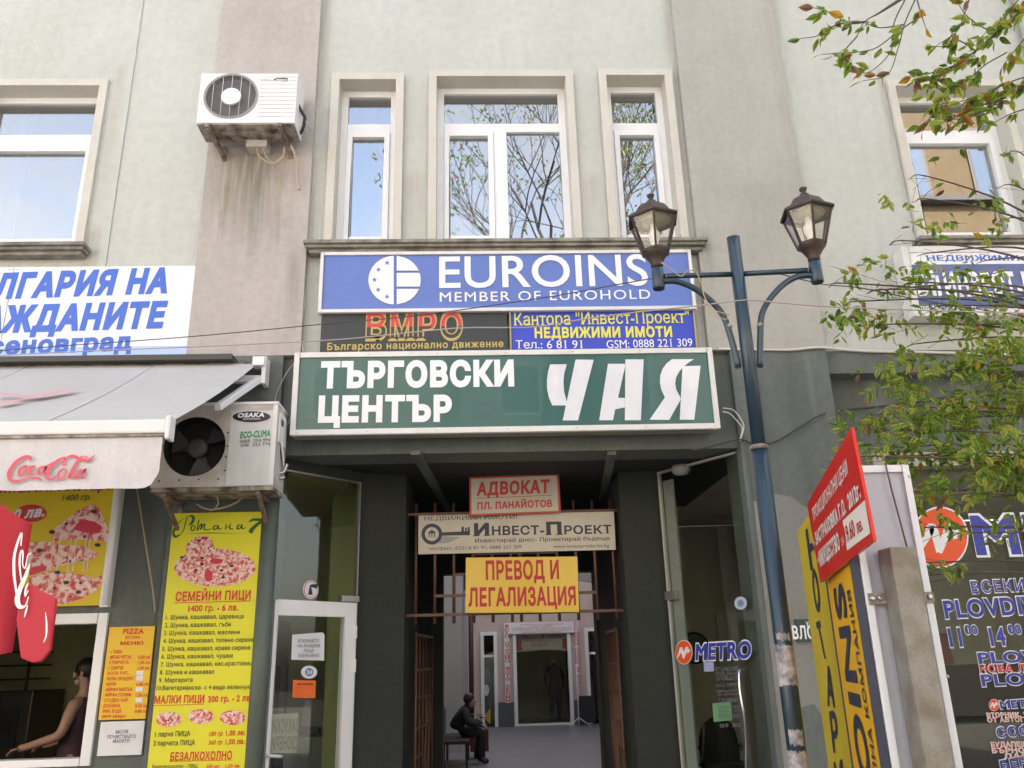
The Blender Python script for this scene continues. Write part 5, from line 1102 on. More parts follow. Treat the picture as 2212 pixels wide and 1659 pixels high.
for y0, y1, ph in ((1368, 1382, .6), (1393, 1480, 0), (1575, 1608, .4), (1622, 1690, .2)):
    z1_, z0_ = at(1700, y0, -2).z, at(1715, y1, -2).z; q = MB(); n = 14; span = 3.6 if y1-y0 > 40 else 1.6
    for i in range(n):
        a0 = -math.pi/2-span/2+ph*-.5+span*i/n; a1 = a0+span/n; rr3 = .0482; j = lambda: random.uniform(-.008, .008)
        q.quad((px_+rr3*math.cos(a0), py_+rr3*math.sin(a0), z0_+j()), (px_+rr3*math.cos(a1), py_+rr3*math.sin(a1), z0_+j()), (px_+rr3*math.cos(a1), py_+rr3*math.sin(a1), z1_+j()), (px_+rr3*math.cos(a0), py_+rr3*math.sin(a0), z1_+j()))
    obj('torn_poster', q, TAPE, t)
L_ = atz(1421, 597, za); Rr = atz(1762, 583, za)
pole_a = Vector((px_, py_, za))
for e in (L_, Rr):
    d = (e-pole_a); d.z = 0; D = d.length; d.normalize()
    obj('arm', MB().tube([pole_a+d*.03, e], .0165, 10), TEAL, t)
    pts = [pole_a+d*(D-.01)+Vector((0, 0, -.035)), pole_a+d*(D-.12)+Vector((0, 0, -.04)), pole_a+d*(D*.5)+Vector((0, 0, -.11)), pole_a+d*(D*.26)+Vector((0, 0, -.25)), pole_a+d*.085+Vector((0, 0, -.42)), pole_a+d*.062+Vector((0, 0, -.60))]
    obj('curved_bracket', MB().tube(spl(pts, 6), .0185, 10), TEAL, t); obj('rivet', MB().tube([pole_a+d*.085+Vector((0, 0, -.33)), pole_a+d*.1+Vector((0, 0, -.345))], .021, 8), RUST, t)
    obj('socket', MB().lathe(e+Vector((0, 0, -.085)), [(.034, 0), (.037, .004), (.037, .135), (.03, .14)], 16), TEAL, t)
    b = e+Vector((0, 0, .055)); ph = .35
    lan = obj('lantern', MB().lathe(b, [(.03, 0), (.038, .012), (.036, .03), (.062, .075), (.082, .098), (.080, .112), (.03, .113)], 12, phase=ph), BRZ, t)
    hexa = lambda rr4, z, k: b+Vector((rr4*math.cos(ph+k*math.pi/3), rr4*math.sin(ph+k*math.pi/3), z))
    q = MB()
    for k in range(6): q.obox(hexa(.082, .10, k), hexa(.150, .325, k), .013, .013)
    for k in range(6): q.obox(hexa(.152, .328, k), hexa(.152, .328, k+1), .02, .022); q.obox(hexa(.083, .108, k), hexa(.083, .108, k+1), .014, .016)
    obj('lantern_frame', q, BRZ, lan)
    for k in range(6): obj('lantern_pane', MB().quad(hexa(.080, .112, k), hexa(.080, .112, k+1), hexa(.148, .318, k+1), hexa(.148, .318, k)), LGL, lan)
    obj('lantern_roof', MB().lathe(b, [(.168, .322), (.170, .334), (.118, .368), (.108, .385), (.088, .415), (.055, .438), (.03, .447), (.030, .462), (.016, .470), (.015, .482), (.024, .497), (.026, .505), (.018, .512)], 6, phase=ph, smooth=False), BRZ, lan)
    obj('bulb', MB().lathe(b, [(.016, .12), (.018, .16), (.034, .20), (.036, .235), (.02, .262), (.018, .30)], 12), mat('frosted_bulb', (.75, .74, .70), .3), lan)
    obj('reflector', MB().lathe(b, [(.05, .30), (.11, .322)], 12), mat('reflector_ochre', (.36, .33, .2), .5), lan)
    obj('collar', MB().tube([e+d*-.05, e+d*-.045], .019, 8), RUST, t)

# ================================================================ CABLES
WCB = mat('white_cable', (.62, .60, .56), .7); DCB = mat('dark_cable', (.05, .045, .05), .7); PCB = mat('pinkish_cable', (.40, .32, .30), .7)
K4 = crop(0, 816, 2.0331); K5 = G
def wire(label, pts, r, m, group=None):
    c = [at(p[0], p[1], p[2]) for p in pts]; o = obj('cable', MB().tube(spl(c, 6), r, 6), m); o['label'] = label; o['category'] = 'cable'
    if group: o['group'] = group
    return o
wire('thin dark wire slung from the left over the signs to the left lantern', [(*K4(-300, 640), -.9), (*K4(300, 590), -.8), (*K4(1240, 522), -.8), (*K4(2212, 430), -.9), (*K5(500, 385), -1.2), (*K5(1300, 272), -1.5), (*K5(1900, 165), -1.8), (*K5(2060, 140), -1.95)], .0035, DCB)
wire('pinkish cable sagging across banner, black sign and lamp post', [(*K4(-300, 665), -.95), (*K4(90, 640), -.95), (*K4(700, 610), -.95), (*K4(1100, 595), -.95), (*K4(1600, 572), -1.0), (*K4(2212, 540), -1.1), (*K5(500, 490), -1.3), (*K5(800, 465), -1.4), (*K5(1240, 460), -1.6), (*K5(1600, 405), -1.8), (*K5(2000, 355), -1.95), (*K6(100, 322), -2.03), (*K6(360, 290), -2.06), (*K6(480, 288), -2.06), (*K6(900, 325), -2.1), (*K6(1500, 350), -2.1), (*K6(2300, 372), -2.1)], .0042, PCB)
for k in range(3):
    o = k*5
    wire(('white upper strand of the cable bundle along the storey line', 'white middle strand of the cable bundle along the storey line', 'grey lower strand of the cable bundle along the storey line')[k], [(*K6(232, 597+o), -.08), (*K6(500, 606+o-k*3), -.085), (*K6(700, 603+o), -.085), (*K6(830, 590+o), -.085), (*K6(905, 588+o), -.085), (*K6(1000, 598+o), -.03), (*K6(1200, 612+o), -.02), (*K6(1600, 620+o), -.02), (*K6(2300, 640+o), -.02)], .006, (WCB, WCB, PCB)[k], 'cable strands along the storey line')
wire('dark cable curving over the pier from the portal to the recessed shop wall', [(*K6(60, 1262), -.09), (*K6(200, 1230), -.1), (*K6(370, 1190), -.1), (*K6(460, 1215), -.1), (*K6(600, 1203), -.1), (*K6(760, 1110), -.1), (*K6(900, 1028), -.09), (*K6(1080, 995), .12), (*K6(1250, 978), .15), (*K6(1600, 935), .15), (*K6(2100, 840), .15)], .007, DCB)
wire('white cable running down the wall left of the signs to the green sign', [(*K4(1990, -10), -.03), (*K4(1968, 60), -.03), (*K4(1972, 300), -.03), (*K4(1952, 480), -.03), (*K4(1958, 580), -.03), (*K4(1966, 615), -.1)], .006, WCB)
wire('thin grey cable hanging behind the lower air conditioner', [(*K4(1918, 680), -.09), (*K4(1850, 770), -.09), (*K4(1790, 900), -.09), (*K4(1778, 1000), -.1)], .004, PCB)
wire('short thin cable from the green sign down beside the lower air conditioner', [(*K4(1900, 1010), -.2), (*K4(1875, 1070), -.15), (*K4(1850, 1115), -.14)], .004, WCB)
for k, (dx, dy) in enumerate(((0, 0), (-22, 24))):
    wire(('outer clear cable looping from the right end of the green sign', 'inner clear cable looping from the right end of the green sign')[k], [(*K6(262, 985+dy), -.15), (*K6(330+dx, 1000+dy), -.12), (*K6(385+dx, 1070+dy*.5), -.1), (*K6(395+dx*.4, 1120), -.1), (*K6(370, 1198), -.1)], .005, WCB)
CC = crop(1950, 550, 2.765)
wire('thin dark wire from the right lantern into the tree', [(*CC(1450, 885), -1.98), (*CC(1600, 925), -1.99), (*CC(1760, 962), -2.0), (*CC(1900, 990), -2.0), (*CC(2212, 1020), -2.0), (2000, 650, -2.0), (2260, 690, -2.0)], .003, DCB)
wire('loose beige string tied to the left lamp arm', [(*CC(432, 790), -2.06), (*CC(520, 850), -2.06), (*CC(610, 915), -2.06), (*CC(660, 872), -2.06), (*CC(735, 870), -2.06), (*CC(790, 980), -2.06), (*CC(820, 1100), -2.06), (*CC(900, 1210), -2.06), (*CC(1040, 1255), -2.06), (*CC(990, 1295), -2.06), (*CC(900, 1225), -2.06), (*CC(850, 1150), -2.06)], .0035, CAB)
wire('brown cable hanging down the dark wall beside the tall pizza board', [(*L0(790, 40), -.04), (*L0(830, 300), -.04), (*L0(880, 620), -.04), (*L0(895, 760), -.04)], .006, CAB)
wire('thin cord hanging in the left fanlight', [(*crop(800, 1300, 4.02)(1290, 870), .5), (*crop(800, 1300, 4.02)(1240, 980), .5), (*crop(800, 1300, 4.02)(1040, 1160), .5)], .004, DCB)

# ================================================================ NOTARY PYLON
NZ = 2.37
a_near = Vector((1.61, -2.87, 0)); a_far = Vector((2.11, -1.0, 0))
dirv = (a_near-a_far); FY = Face(a_far, math.atan2(dirv.y, dirv.x)); LY = dirv.length
t = thing('notary_board', 'tall yellow notary board with dark letters and grey back frame on a square post', 'sign board', (1.8, -2.6, 0))
YN = mat('notary_yellow', (.70, .52, .03), .5, var=.2, vscale=3); YN2 = mat('notary_orange', (.80, .42, .01), .5, var=.15, vscale=3)
zt = NZ
SPL = FY.ab((1813, 1453))[0]; SP2 = LY-SPL
q = MB(); FY.slab(q, (0, SPL, .5, zt), -.03, 0); obj('panel', q, YN, t); q = MB(); FY.slab(q, (SPL+.03, LY, .5, zt), -.03, 0); obj('panel', q, YN2, t)
q = MB(); FY.slab(q, (SPL, SPL+.03, .5, zt), -.03, .004); FY.slab(q, (LY, LY+.02, .5, zt), -.03, .004); obj('dark_strip', q, NAVY, t)
N8 = crop(2500, 1850, 2.775); N7 = crop(2500, 1300, 2.764)
def tall(ch, pts4, m=NAVY, bold=.03, rot=False):
    """one letter filling a slanted box on the yellow face: bottom-left, bottom-right, top-left"""
    a, b_, c_ = [FY.ab(p) for p in pts4]; vs, fs, _ = text_geo(ch, bold); xs = [v[0] for v in vs]; ys = [v[1] for v in vs]; mb = MB()
    for_ = lambda u, v: FY.P(a[0]+(b_[0]-a[0])*u+(c_[0]-a[0])*v, a[1]+(b_[1]-a[1])*u+(c_[1]-a[1])*v, .004)
    mb.add([for_((v[0]-min(xs))/(max(xs)-min(xs)), (v[1]-min(ys))/(max(ys)-min(ys))) for v in vs], fs); obj('lettering', mb, m, t)
tall('Н', (N7(235, 1435), N7(320, 1395), N7(190, 1075)))
tall('О', (N8(282, 285), N8(332, 280), N8(240, -90)))
tall('Т', (N8(345, 695), N8(385, 692), N8(282, 372)))
tall('А', (N8(388, 1112), N8(455, 1128), N8(362, 760)))
tall('Р', (N8(440, 1525), N8(500, 1530), N8(400, 1160)))
tall('И', (N8(480, 1960), N8(560, 1960), N8(440, 1610)))
# turned company name on the second panel, reading upward
vs, fs, _ = text_geo('EUROINS', .03); xs = [v[0] for v in vs]; cap = text_cap(.03)
p_top, p_bot = FY.ab(N8(500, 20)), FY.ab(N8(800, 2300)); aw = SPL+SP2*.28, SPL+SP2*.66
mb = MB(); mb.add([FY.P(lerp(aw[0], aw[1], 1-v[1]/cap), lerp(.35, p_top[1], (v[0]-min(xs))/(max(xs)-min(xs))), .004) for v in vs], fs); obj('lettering', mb, NAVY, t)
vs, fs, _ = text_geo('ЗАСТРАХОВАТЕЛНА КОМПАНИЯ', .02); xs = [v[0] for v in vs]
mb = MB(); mb.add([FY.P(lerp(SPL+SP2*.78, SPL+SP2*.88, 1-v[1]/cap), lerp(.35, p_top[1]-.05, (v[0]-min(xs))/(max(xs)-min(xs))), .004) for v in vs], fs); obj('lettering', mb, NAVY, t)
# the framed grey back beside it
Fb = Face((0, -2.89, 0)); 
bl_ = Fb.ab((1838, 1100))[0]; br_ = Fb.ab((1984, 1100))[0]; br2 = Fb.ab((2068, 1640))[0]
xl, xr_ = bl_+.0, (br_+br2)/2; zt2 = Fb.ab((1900, 1006))[1]
obj('back_panel', MB().box(xl+.01, xr_-.01, -2.885, -2.86, .5, zt2-.01), mat('grey_aluminium_sheet', (.44, .46, .52), .5, var=.2, vscale=2), t)
q = MB(); Fb.frame(q, (xl, xr_, .5, zt2), .032, -.035, .010); obj('back_frame', q, mat('white_aluminium', (.68, .69, .72), .45), t, bev=.003)
pw = Fb.ab((1893, 1190))[0]; pw2 = Fb.ab((1948, 1190))[0]; w_ = pw2-pw; pc = Fb.ab((1995, 1640)); xc_ = ((pw+pw2)/2+pc[0])/2
PST = mat('galvanised_steel', (.29, .28, .25), .55, metal=.2, var=.8, vscale=10, streak=.4, col2=(.16, .13, .09))
obj('post', MB().box(xc_-w_/2, xc_+w_/2, -2.902-w_, -2.902, 0, Fb.ab((1920, 1189))[1]), PST, t, bev=.006)
zb1 = Fb.ab((1930, 1292))[1]
for s_ in (-1, 1):
    xa, xb = (xl+.01, xc_-w_/2-.001) if s_ < 0 else (xc_+w_/2+.001, xr_+.002)
    obj('clamp', MB().box(xa, xb, -2.91, -2.901, zb1-.025, zb1+.022), RUST, t, bev=.002)
    for k in (.35, .8):
        o = lerp(xc_+s_*w_/2, (xa if s_ < 0 else xb), k); obj('bolt', MB().lathe((o, -2.91, zb1), [(.013, 0), (.012, .006), (.006, .011)], 10, (0, -1, 0)), STL, t)
for p in ((1962, 1030), (1949, 1461), (2044, 1461)): obj('rivet', MB().lathe(Fb.P(*Fb.ab(p), .011), [(.007, 0), (.004, .004)], 8, (0, -1, 0)), STL, t)
obj('strap', MB().tube([at(*N7(890, 490), -2.91), at(*N7(940, 700), -2.91), at(*N7(1020, 1000), -2.91), at(*N7(1095, 1280), -2.91)], .004, 5), mat('brown_wire', (.12, .07, .06), .7), t)
# red price plate fixed over it
n_y = FY.n
FRd = Face((1.785, -2.05, 0), math.atan2(-3.4+2.05, 1.46-1.785)); Rc = crop(2500, 1350, 3.0175)
t = thing('red_price_board', 'red promotional insurance price board with white lettering fixed askew over the yellow board', 'sign', (1.8, -2.2, 2.0))
quad = [Rc(218, 775), Rc(640, 40), Rc(858, 1128), Rc(345, 1530)]
p = [FRd.P(*FRd.ab(x), 0) for x in quad]
obj('panel', MB().prism(p, FRd.n*-.012), mat('signal_red', (.62, .015, .01), .35), t)
CRM = mat('cream_print', (.78, .70, .62), .45)
FRd.text(t, 'ПРОМОЦИОНАЛНИ ЦЕНИ', Rc(288, 940), Rc(622, 480), Rc(262, 815)[1], CRM, .003, bold=.015)
FRd.text(t, 'НА', Rc(284, 1190), Rc(300, 1165), Rc(278, 1110)[1], CRM, .003); FRd.text(t, 'ЗАСТРАХОВКА Г.О.  2012г.', Rc(312, 1170), Rc(745, 700), Rc(298, 1050)[1], CRM, .003, bold=.045)
FRd.text(t, '+', Rc(325, 1365), Rc(342, 1345), Rc(325, 1280)[1], CRM, .003); FRd.text(t, 'ИМУЩЕСТВО', Rc(350, 1375), Rc(545, 1200), Rc(340, 1235)[1], CRM, .003, bold=.045); FRd.text(t, 'ЗА', Rc(562, 1185), Rc(585, 1150), Rc(555, 1110)[1], CRM, .003)
FRd.poly(t, [[Rc(565, 935), Rc(780, 735), Rc(833, 1055), Rc(608, 1222)]], CRM, .002, 'price_patch')
FRd.text(t, '19.60', Rc(600, 1150), Rc(692, 1075), Rc(585, 985)[1], TR, .004, bold=.015); FRd.text(t, 'лв.', Rc(712, 1062), Rc(768, 1020), Rc(700, 930)[1], TR, .004, bold=.01)

# ================================================================ PARASOL
M1 = M0
t = thing('parasol', 'folded red soft drink parasol hanging in pleats at the left edge', 'parasol', (-2.15, -3, 0))
CLO = mat('parasol_red', (.46, .010, .025), .6, var=.25, vscale=5, bump=.1, bscale=150, col2=(.42, .008, .02)); CLO2 = mat('parasol_red_flap', (.50, .022, .04), .6, var=.2, vscale=6, col2=(.5, .02, .04))
FP = Face((0, -3.0, 0)); cx0 = -2.35
obj('pole', MB().tube([(cx0, -2.9, 0), (cx0, -2.9, 2.75)], .022, 10), STL, t)
obj('base', MB().lathe((cx0, -2.9, 0), [(.28, 0), (.28, .06), (.05, .1), (.04, .3)], 20), mat('concrete_base', (.3, .3, .3), .9), t)
pe1 = FP.ab(M1(375, 400)); ptop = FP.ab((0, 1078)); x1p = pe1[0]; z1p = pe1[1]
slope = (ptop[1]-z1p)/(ptop[0]-x1p)
def cloth(xr_, ztop_r, zbot, y0, depth, rr_, m, nm, sl, base=cx0):
    v = []; f = []; n, k = 40, 14
    for j in range(k+1):
        for i in range(n+1):
            a = math.pi*i/n; b = j/k; R = (xr_-base); x = base+R*math.cos(math.pi-a)*-1
            x = base-R*math.cos(a) ; y = y0-depth*math.sin(a)*(1+.22*math.sin(a*9)*(.3+.7*b)); zt_ = ztop_r+sl*(x-xr_)
            zt_ = min(zt_, ztop_r+.42); v.append((x, y, lerp(zt_, zbot+rr_*(1-math.sin(max(0, min(math.pi, a)))), b)))
    for j in range(k):
        for i in range(n): q_ = j*(n+1)+i; f.append((q_, q_+1, q_+n+2, q_+n+1))
    return obj(nm, MB().add(v, f, True), m, t)
cloth(x1p, z1p, FP.ab(M1(200, 1960))[1], -3.0, .15, .03, CLO, 'canopy', slope)
FQ = Face((0, -3.2, 0)); fl = [FQ.P(*FQ.ab(M1(*p)), -.02) for p in ((300, 1060), (420, 1150), (610, 1250), (595, 1420), (570, 1600), (540, 1850), (440, 1975), (340, 1995), (200, 1940), (150, 1500), (200, 1150))]
obj('flap', MB().prism(fl, (0, .02, 0)), CLO2, t, bev=.006)
SW = FP.P(0, 0, .165); FS = Face((0, -3.19, 0)); s3 = lambda L: [(*M1(x, y), w_/5.3) for x, y, w_ in L]
FS.strokes(t, [s3([(240, 650, 14), (250, 500, 18), (210, 590, 26), (165, 760, 32), (160, 950, 34), (180, 1130, 26), (195, 1250, 20)]), s3([(245, 1050, 14), (225, 850, 24), (240, 720, 22), (265, 720, 18), (260, 860, 14), (290, 900, 16), (320, 760, 12), (360, 730, 10)]), s3([(345, 850, 10), (300, 980, 40), (240, 1120, 50), (200, 1250, 60), (220, 1340, 60), (290, 1340, 22), (330, 1230, 10)]), s3([(325, 1080, 14), (295, 1150, 24), (290, 1230, 14), (325, 1160, 12)]), s3([(280, 1470, 8), (300, 1400, 22), (320, 1330, 10)])], WHITE, .0)
FS2 = Face((0, -3.203, 0)); FS2.strokes(t, [s3([(522, 1410, 8), (535, 1540, 20), (530, 1680, 20), (500, 1760, 8)])], WHITE, 0)

# ================================================================ PEOPLE
def skin(name, J, E, m, parent, sub=2, label=None):
    """one continuous surface grown round a skeleton of joints: J name -> (point, radius x, radius y)"""
    ks = list(J); me = bpy.data.meshes.new(name); off = root(parent).location
    me.from_pydata([Vector(J[k][0])-off for k in ks], [(ks.index(a), ks.index(b)) for a, b in E], []); o = bpy.data.objects.new(name, me); COL.objects.link(o)
    s = o.modifiers.new('s', 'SKIN'); s.use_smooth_shade = True
    for i, k in enumerate(ks): me.skin_vertices[0].data[i].radius = (J[k][1], J[k][2] if len(J[k]) > 2 else J[k][1]); me.skin_vertices[0].data[i].use_root = i == 0
    b = o.modifiers.new('b', 'SUBSURF'); b.levels = sub; b.render_levels = sub
    dg = bpy.context.evaluated_depsgraph_get(); m2 = bpy.data.meshes.new_from_object(o.evaluated_get(dg)); bpy.data.objects.remove(o)
    m2.name = name; m2.materials.clear(); m2.materials.append(m); o = bpy.data.objects.new(name, m2); COL.objects.link(o); o.parent = parent
    if label: o['label'] = label
    return o
SKIN_ = mat('skin_tone', (.44, .26, .19), .6, var=.3, vscale=12, col2=(.36, .19, .13)); HAIR = mat('dark_hair', (.015, .012, .012), .5); TOP = mat('plum_top', (.07, .035, .055), .8, var=.3, vscale=20); TRS = mat('dark_trousers', (.02, .02, .025), .8)
Yw = 1.15; hd = at(176, 1452, Yw); X = hd.x+.035; Z = hd.z
t = thing('person', 'woman in a sleeveless plum top with tied dark hair working in the serving window', 'person', (X+.08, Yw, 0))
V = lambda dx, dy, z: (X+dx, Yw+dy, z)
J = dict(pel=(V(.0, 0, .95), .11, .10), wai=(V(-.02, 0, 1.12), .085, .08), che=(V(-.01, 0, 1.30), .095, .085), nk=(V(.02, 0, 1.43), .05, .05), nk2=(V(.015, 0, Z-.09), .047, .045), head=(V(0, 0, Z-.01), .082, .072), crown=(V(.01, 0, Z+.07), .07, .065),
    shR=(V(.01, -.15, 1.36), .055, .055), elR=(V(-.04, -.22, 1.12), .043, .043), wrR=(V(-.27, -.24, 1.05), .03, .03), haR=(V(-.36, -.24, 1.03), .032, .02),
    shL=(V(.01, .15, 1.36), .055, .055), elL=(V(-.02, .2, 1.13), .043, .043), wrL=(V(-.25, .12, 1.04), .03, .03), haL=(V(-.33, .1, 1.03), .032, .02),
    hpR=(V(.0, -.09, .85), .10, .10), knR=(V(.0, -.1, .48), .065, .065), anR=(V(.11, -.1, .09), .042, .042), ftR=(V(-.05, -.11, .045), .04, .035),
    hpL=(V(.0, .09, .85), .10, .10), knL=(V(.02, .1, .48), .065, .065), anL=(V(.14, .1, .09), .042, .042), ftL=(V(-.02, .11, .045), .04, .035))
E_ = [('pel', 'wai'), ('wai', 'che'), ('che', 'nk'), ('nk', 'nk2'), ('nk2', 'head'), ('head', 'crown'), ('che', 'shR'), ('shR', 'elR'), ('elR', 'wrR'), ('wrR', 'haR'), ('che', 'shL'), ('shL', 'elL'), ('elL', 'wrL'), ('wrL', 'haL'), ('pel', 'hpR'), ('hpR', 'knR'), ('knR', 'anR'), ('anR', 'ftR'), ('pel', 'hpL'), ('hpL', 'knL'), ('knL', 'anL'), ('anL', 'ftL')]
skin('body', J, E_, SKIN_, t)
obj('nose', MB().prism([V(-.078, -.008, Z-.035), V(-.078, .008, Z-.035), V(-.078, 0, Z+.01)], (-.022, 0, -.004)), SKIN_, t); obj('ear', MB().sphere(V(.005, -.078, Z-.01), .022, 8, 6, (.7, .4, 1.2)), SKIN_, t)
obj('chin', MB().sphere(V(-.05, 0, Z-.075), .032, 8, 6), SKIN_, t)
for s_ in (-1, 1): obj('eye', MB().sphere(V(-.076, s_*.028, Z+.008), .008, 8, 6), BLACK, t)
obj('mouth', MB().box(X-.084, X-.078, Yw-.018, Yw+.018, Z-.056, Z-.048), mat('lip', (.3, .1, .09), .5), t)
obj('hair', MB().sphere(V(.02, 0, Z+.03), .098, 16, 12, (1.02, .92, .95)).sphere(V(.115, 0, Z+.05), .05, 10, 8).sphere(V(.07, 0, Z-.03), .06, 10, 8, (.7, 1, 1.1)), HAIR, t)
JT = dict(a=(V(.0, 0, .80), .17, .15), b=(V(-.02, 0, 1.10), .135, .125), c=(V(-.01, 0, 1.28), .15, .14), d=(V(.0, 0, 1.38), .10, .11), e=(V(.01, -.13, 1.37), .062, .07), f=(V(.01, .13, 1.37), .062, .07))
skin('top', JT, [('a', 'b'), ('b', 'c'), ('c', 'd'), ('c', 'e'), ('c', 'f')], TOP, t)
for s_ in ('R', 'L'): skin('trouser_leg', {k: (J[k+s_][0], J[k+s_][1]+.014, J[k+s_][2]+.014) for k in ('hp', 'kn', 'an')}, [('hp', 'kn'), ('kn', 'an')], TRS, t)
def fingers(par, h, d, side):
    """five separate fingers curled forward from the palm"""
    h = Vector(h); d = Vector(d).normalized(); s = Vector(side)
    for k in range(4):
        b0 = h+s*((k-1.5)*.018); L = (.07, .08, .075, .06)[k]; obj('finger', MB().tube([b0, b0+d*L*.5+Vector((0, 0, -.006)), b0+d*L*.85+Vector((0, 0, -.025)), b0+d*L*.9+Vector((0, 0, -.04))], [.009, .0085, .0075, .006], 7), SKIN_, par)
    b0 = h-d*.03-s*.03; obj('thumb', MB().tube([b0, b0-s*.02+d*.025, b0-s*.022+d*.055], [.010, .009, .007], 7), SKIN_, par)
fingers(t, J['haR'][0], (-1, .1, -.2), (0, 1, 0)); fingers(t, J['haL'][0], (-1, -.1, -.2), (0, -1, 0))
# seated person in the atrium
bn = at(*E5(620, 1300), 8.5); BX, BY = bn.x-.06, 8.5
be = thing('bench', 'dark bench against the left wall of the atrium', 'bench', (BX, BY, 0))
BD = mat('bench_dark', (.02, .015, .012), .5)
obj('seat', MB().box(BX-.25, BX+.18, BY-.8, BY+.8, .38, .43), BD, be, bev=.01); obj('backrest', MB().box(BX-.29, BX-.25, BY-.8, BY+.8, .45, .85), BD, be, bev=.01)
for dy in (-.7, .7):
    for dx in (-.22, .14): obj('leg', MB().box(BX+dx-.02, BX+dx+.02, BY+dy-.02, BY+dy+.02, .005, .38), BD, be)
t = thing('person', 'person in dark clothes sitting hunched on the bench inside the passage', 'person', (BX, BY, 0)); V = lambda dx, dy, z: (BX+dx, BY+dy, z)
J = dict(pel=(V(-.05, 0, .53), .10, .09), wai=(V(-.02, 0, .63), .09, .08), che=(V(.06, 0, .78), .10, .09), nk=(V(.14, 0, .89), .05, .05), head=(V(.19, 0, .98), .085, .078), cr=(V(.20, 0, 1.05), .07, .065),
    sR=(V(.09, -.17, .83), .06, .06), eR=(V(.17, -.22, .64), .048, .048), wR=(V(.34, -.14, .62), .034, .034), hR=(V(.41, -.12, .60), .034, .022), sL=(V(.09, .17, .83), .06, .06), eL=(V(.17, .2, .64), .048, .048), wL=(V(.34, .1, .64), .034, .034), hL=(V(.41, .08, .61), .034, .022),
    tR=(V(.08, -.1, .50), .095, .09), kR=(V(.40, -.11, .50), .07, .07), aR=(V(.36, -.11, .09), .045, .045), fR=(V(.50, -.11, .045), .045, .035), tL=(V(.08, .1, .50), .095, .09), kL=(V(.38, .12, .50), .07, .07), aL=(V(.30, .12, .09), .045, .045), fL=(V(.44, .12, .045), .045, .035))
E_ = [('pel', 'wai'), ('wai', 'che'), ('che', 'nk'), ('nk', 'head'), ('head', 'cr'), ('che', 'sR'), ('sR', 'eR'), ('eR', 'wR'), ('wR', 'hR'), ('che', 'sL'), ('sL', 'eL'), ('eL', 'wL'), ('wL', 'hL'), ('pel', 'tR'), ('tR', 'kR'), ('kR', 'aR'), ('aR', 'fR'), ('pel', 'tL'), ('tL', 'kL'), ('kL', 'aL'), ('aL', 'fL')]
skin('body', J, E_, TRS, t); obj('face', MB().sphere(V(.205, 0, .975), .088, 12, 10, (.95, .85, 1.2)), SKIN_, t)
for k_ in ('hR', 'hL'): fingers(t, J[k_][0], (1, 0, -.4), (0, 1, 0)); obj('hand', MB().sphere(J[k_][0], .038, 8, 6, (1.2, 1, .6)), SKIN_, t)
skin('jacket', {k: (J[k][0], J[k][1]+(.07 if k in ('pel', 'wai', 'che') else .02), J[k][2]+(.06 if k in ('pel', 'wai', 'che') else .02)) for k in ('pel', 'wai', 'che', 'sR', 'eR', 'wR', 'sL', 'eL', 'wL')}, [e for e in E_ if all(q in ('pel', 'wai', 'che', 'sR', 'eR', 'wR', 'sL', 'eL', 'wL') for q in e)], TRS, t)
for s_ in ('R', 'L'): skin('trouser_leg', {k+s_: (J[k+s_][0], J[k+s_][1]+.014, J[k+s_][2]+.014) for k in ('t', 'k', 'a')}, [('t'+s_, 'k'+s_), ('k'+s_, 'a'+s_)], TRS, t); skin('shoe', {k+s_: (J[k+s_][0], J[k+s_][1]+.01, J[k+s_][2]+.01) for k in ('a', 'f')}, [('a'+s_, 'f'+s_)], BLACK, t)
obj('hair', MB().sphere(V(.175, 0, 1.02), .098, 14, 10, (1, .9, 1)), HAIR, t); obj('nose', MB().prism([V(.285, -.008, .96), V(.285, .008, .96), V(.285, 0, .995)], (.022, 0, -.004)), SKIN_, t)
# standing figure deep in the studio
sp_ = at(*E5(1440, 1000), 17.9)
t = thing('person', 'dim standing person in black inside the far photo studio', 'person', (sp_.x, 17.9, 0)); X = sp_.x; V = lambda dx, dy, z: (X+dx, 17.9+dy, z)
J = dict(pel=(V(0, 0, .95), .14, .11), che=(V(0, 0, 1.32), .15, .11), nk=(V(0, 0, 1.48), .05, .05), head=(V(0, -.01, 1.60), .082, .085), cr=(V(0, 0, 1.67), .07, .07), sR=(V(.19, 0, 1.4), .055, .055), eR=(V(.24, .02, 1.12), .045, .045), wR=(V(.22, -.08, .9), .035, .035), sL=(V(-.19, 0, 1.4), .055, .055), eL=(V(-.24, .02, 1.12), .045, .045), wL=(V(-.22, -.05, .9), .035, .035),
    hR=(V(.09, 0, .85), .1, .1), kR=(V(.1, 0, .48), .065, .065), aR=(V(.1, .02, .09), .045, .045), fR=(V(.11, -.11, .045), .042, .035), hL=(V(-.09, 0, .85), .1, .1), kL=(V(-.1, 0, .48), .065, .065), aL=(V(-.1, .02, .09), .045, .045), fL=(V(-.11, -.11, .045), .042, .035))
skin('body', J, [('pel', 'che'), ('che', 'nk'), ('nk', 'head'), ('head', 'cr'), ('che', 'sR'), ('sR', 'eR'), ('eR', 'wR'), ('che', 'sL'), ('sL', 'eL'), ('eL', 'wL'), ('pel', 'hR'), ('hR', 'kR'), ('kR', 'aR'), ('aR', 'fR'), ('pel', 'hL'), ('hL', 'kL'), ('kL', 'aL'), ('aL', 'fL')], TRS, t)
obj('face', MB().sphere(V(0, -.03, 1.6), .082, 10, 8, (.9, .9, 1.15)), SKIN_, t)
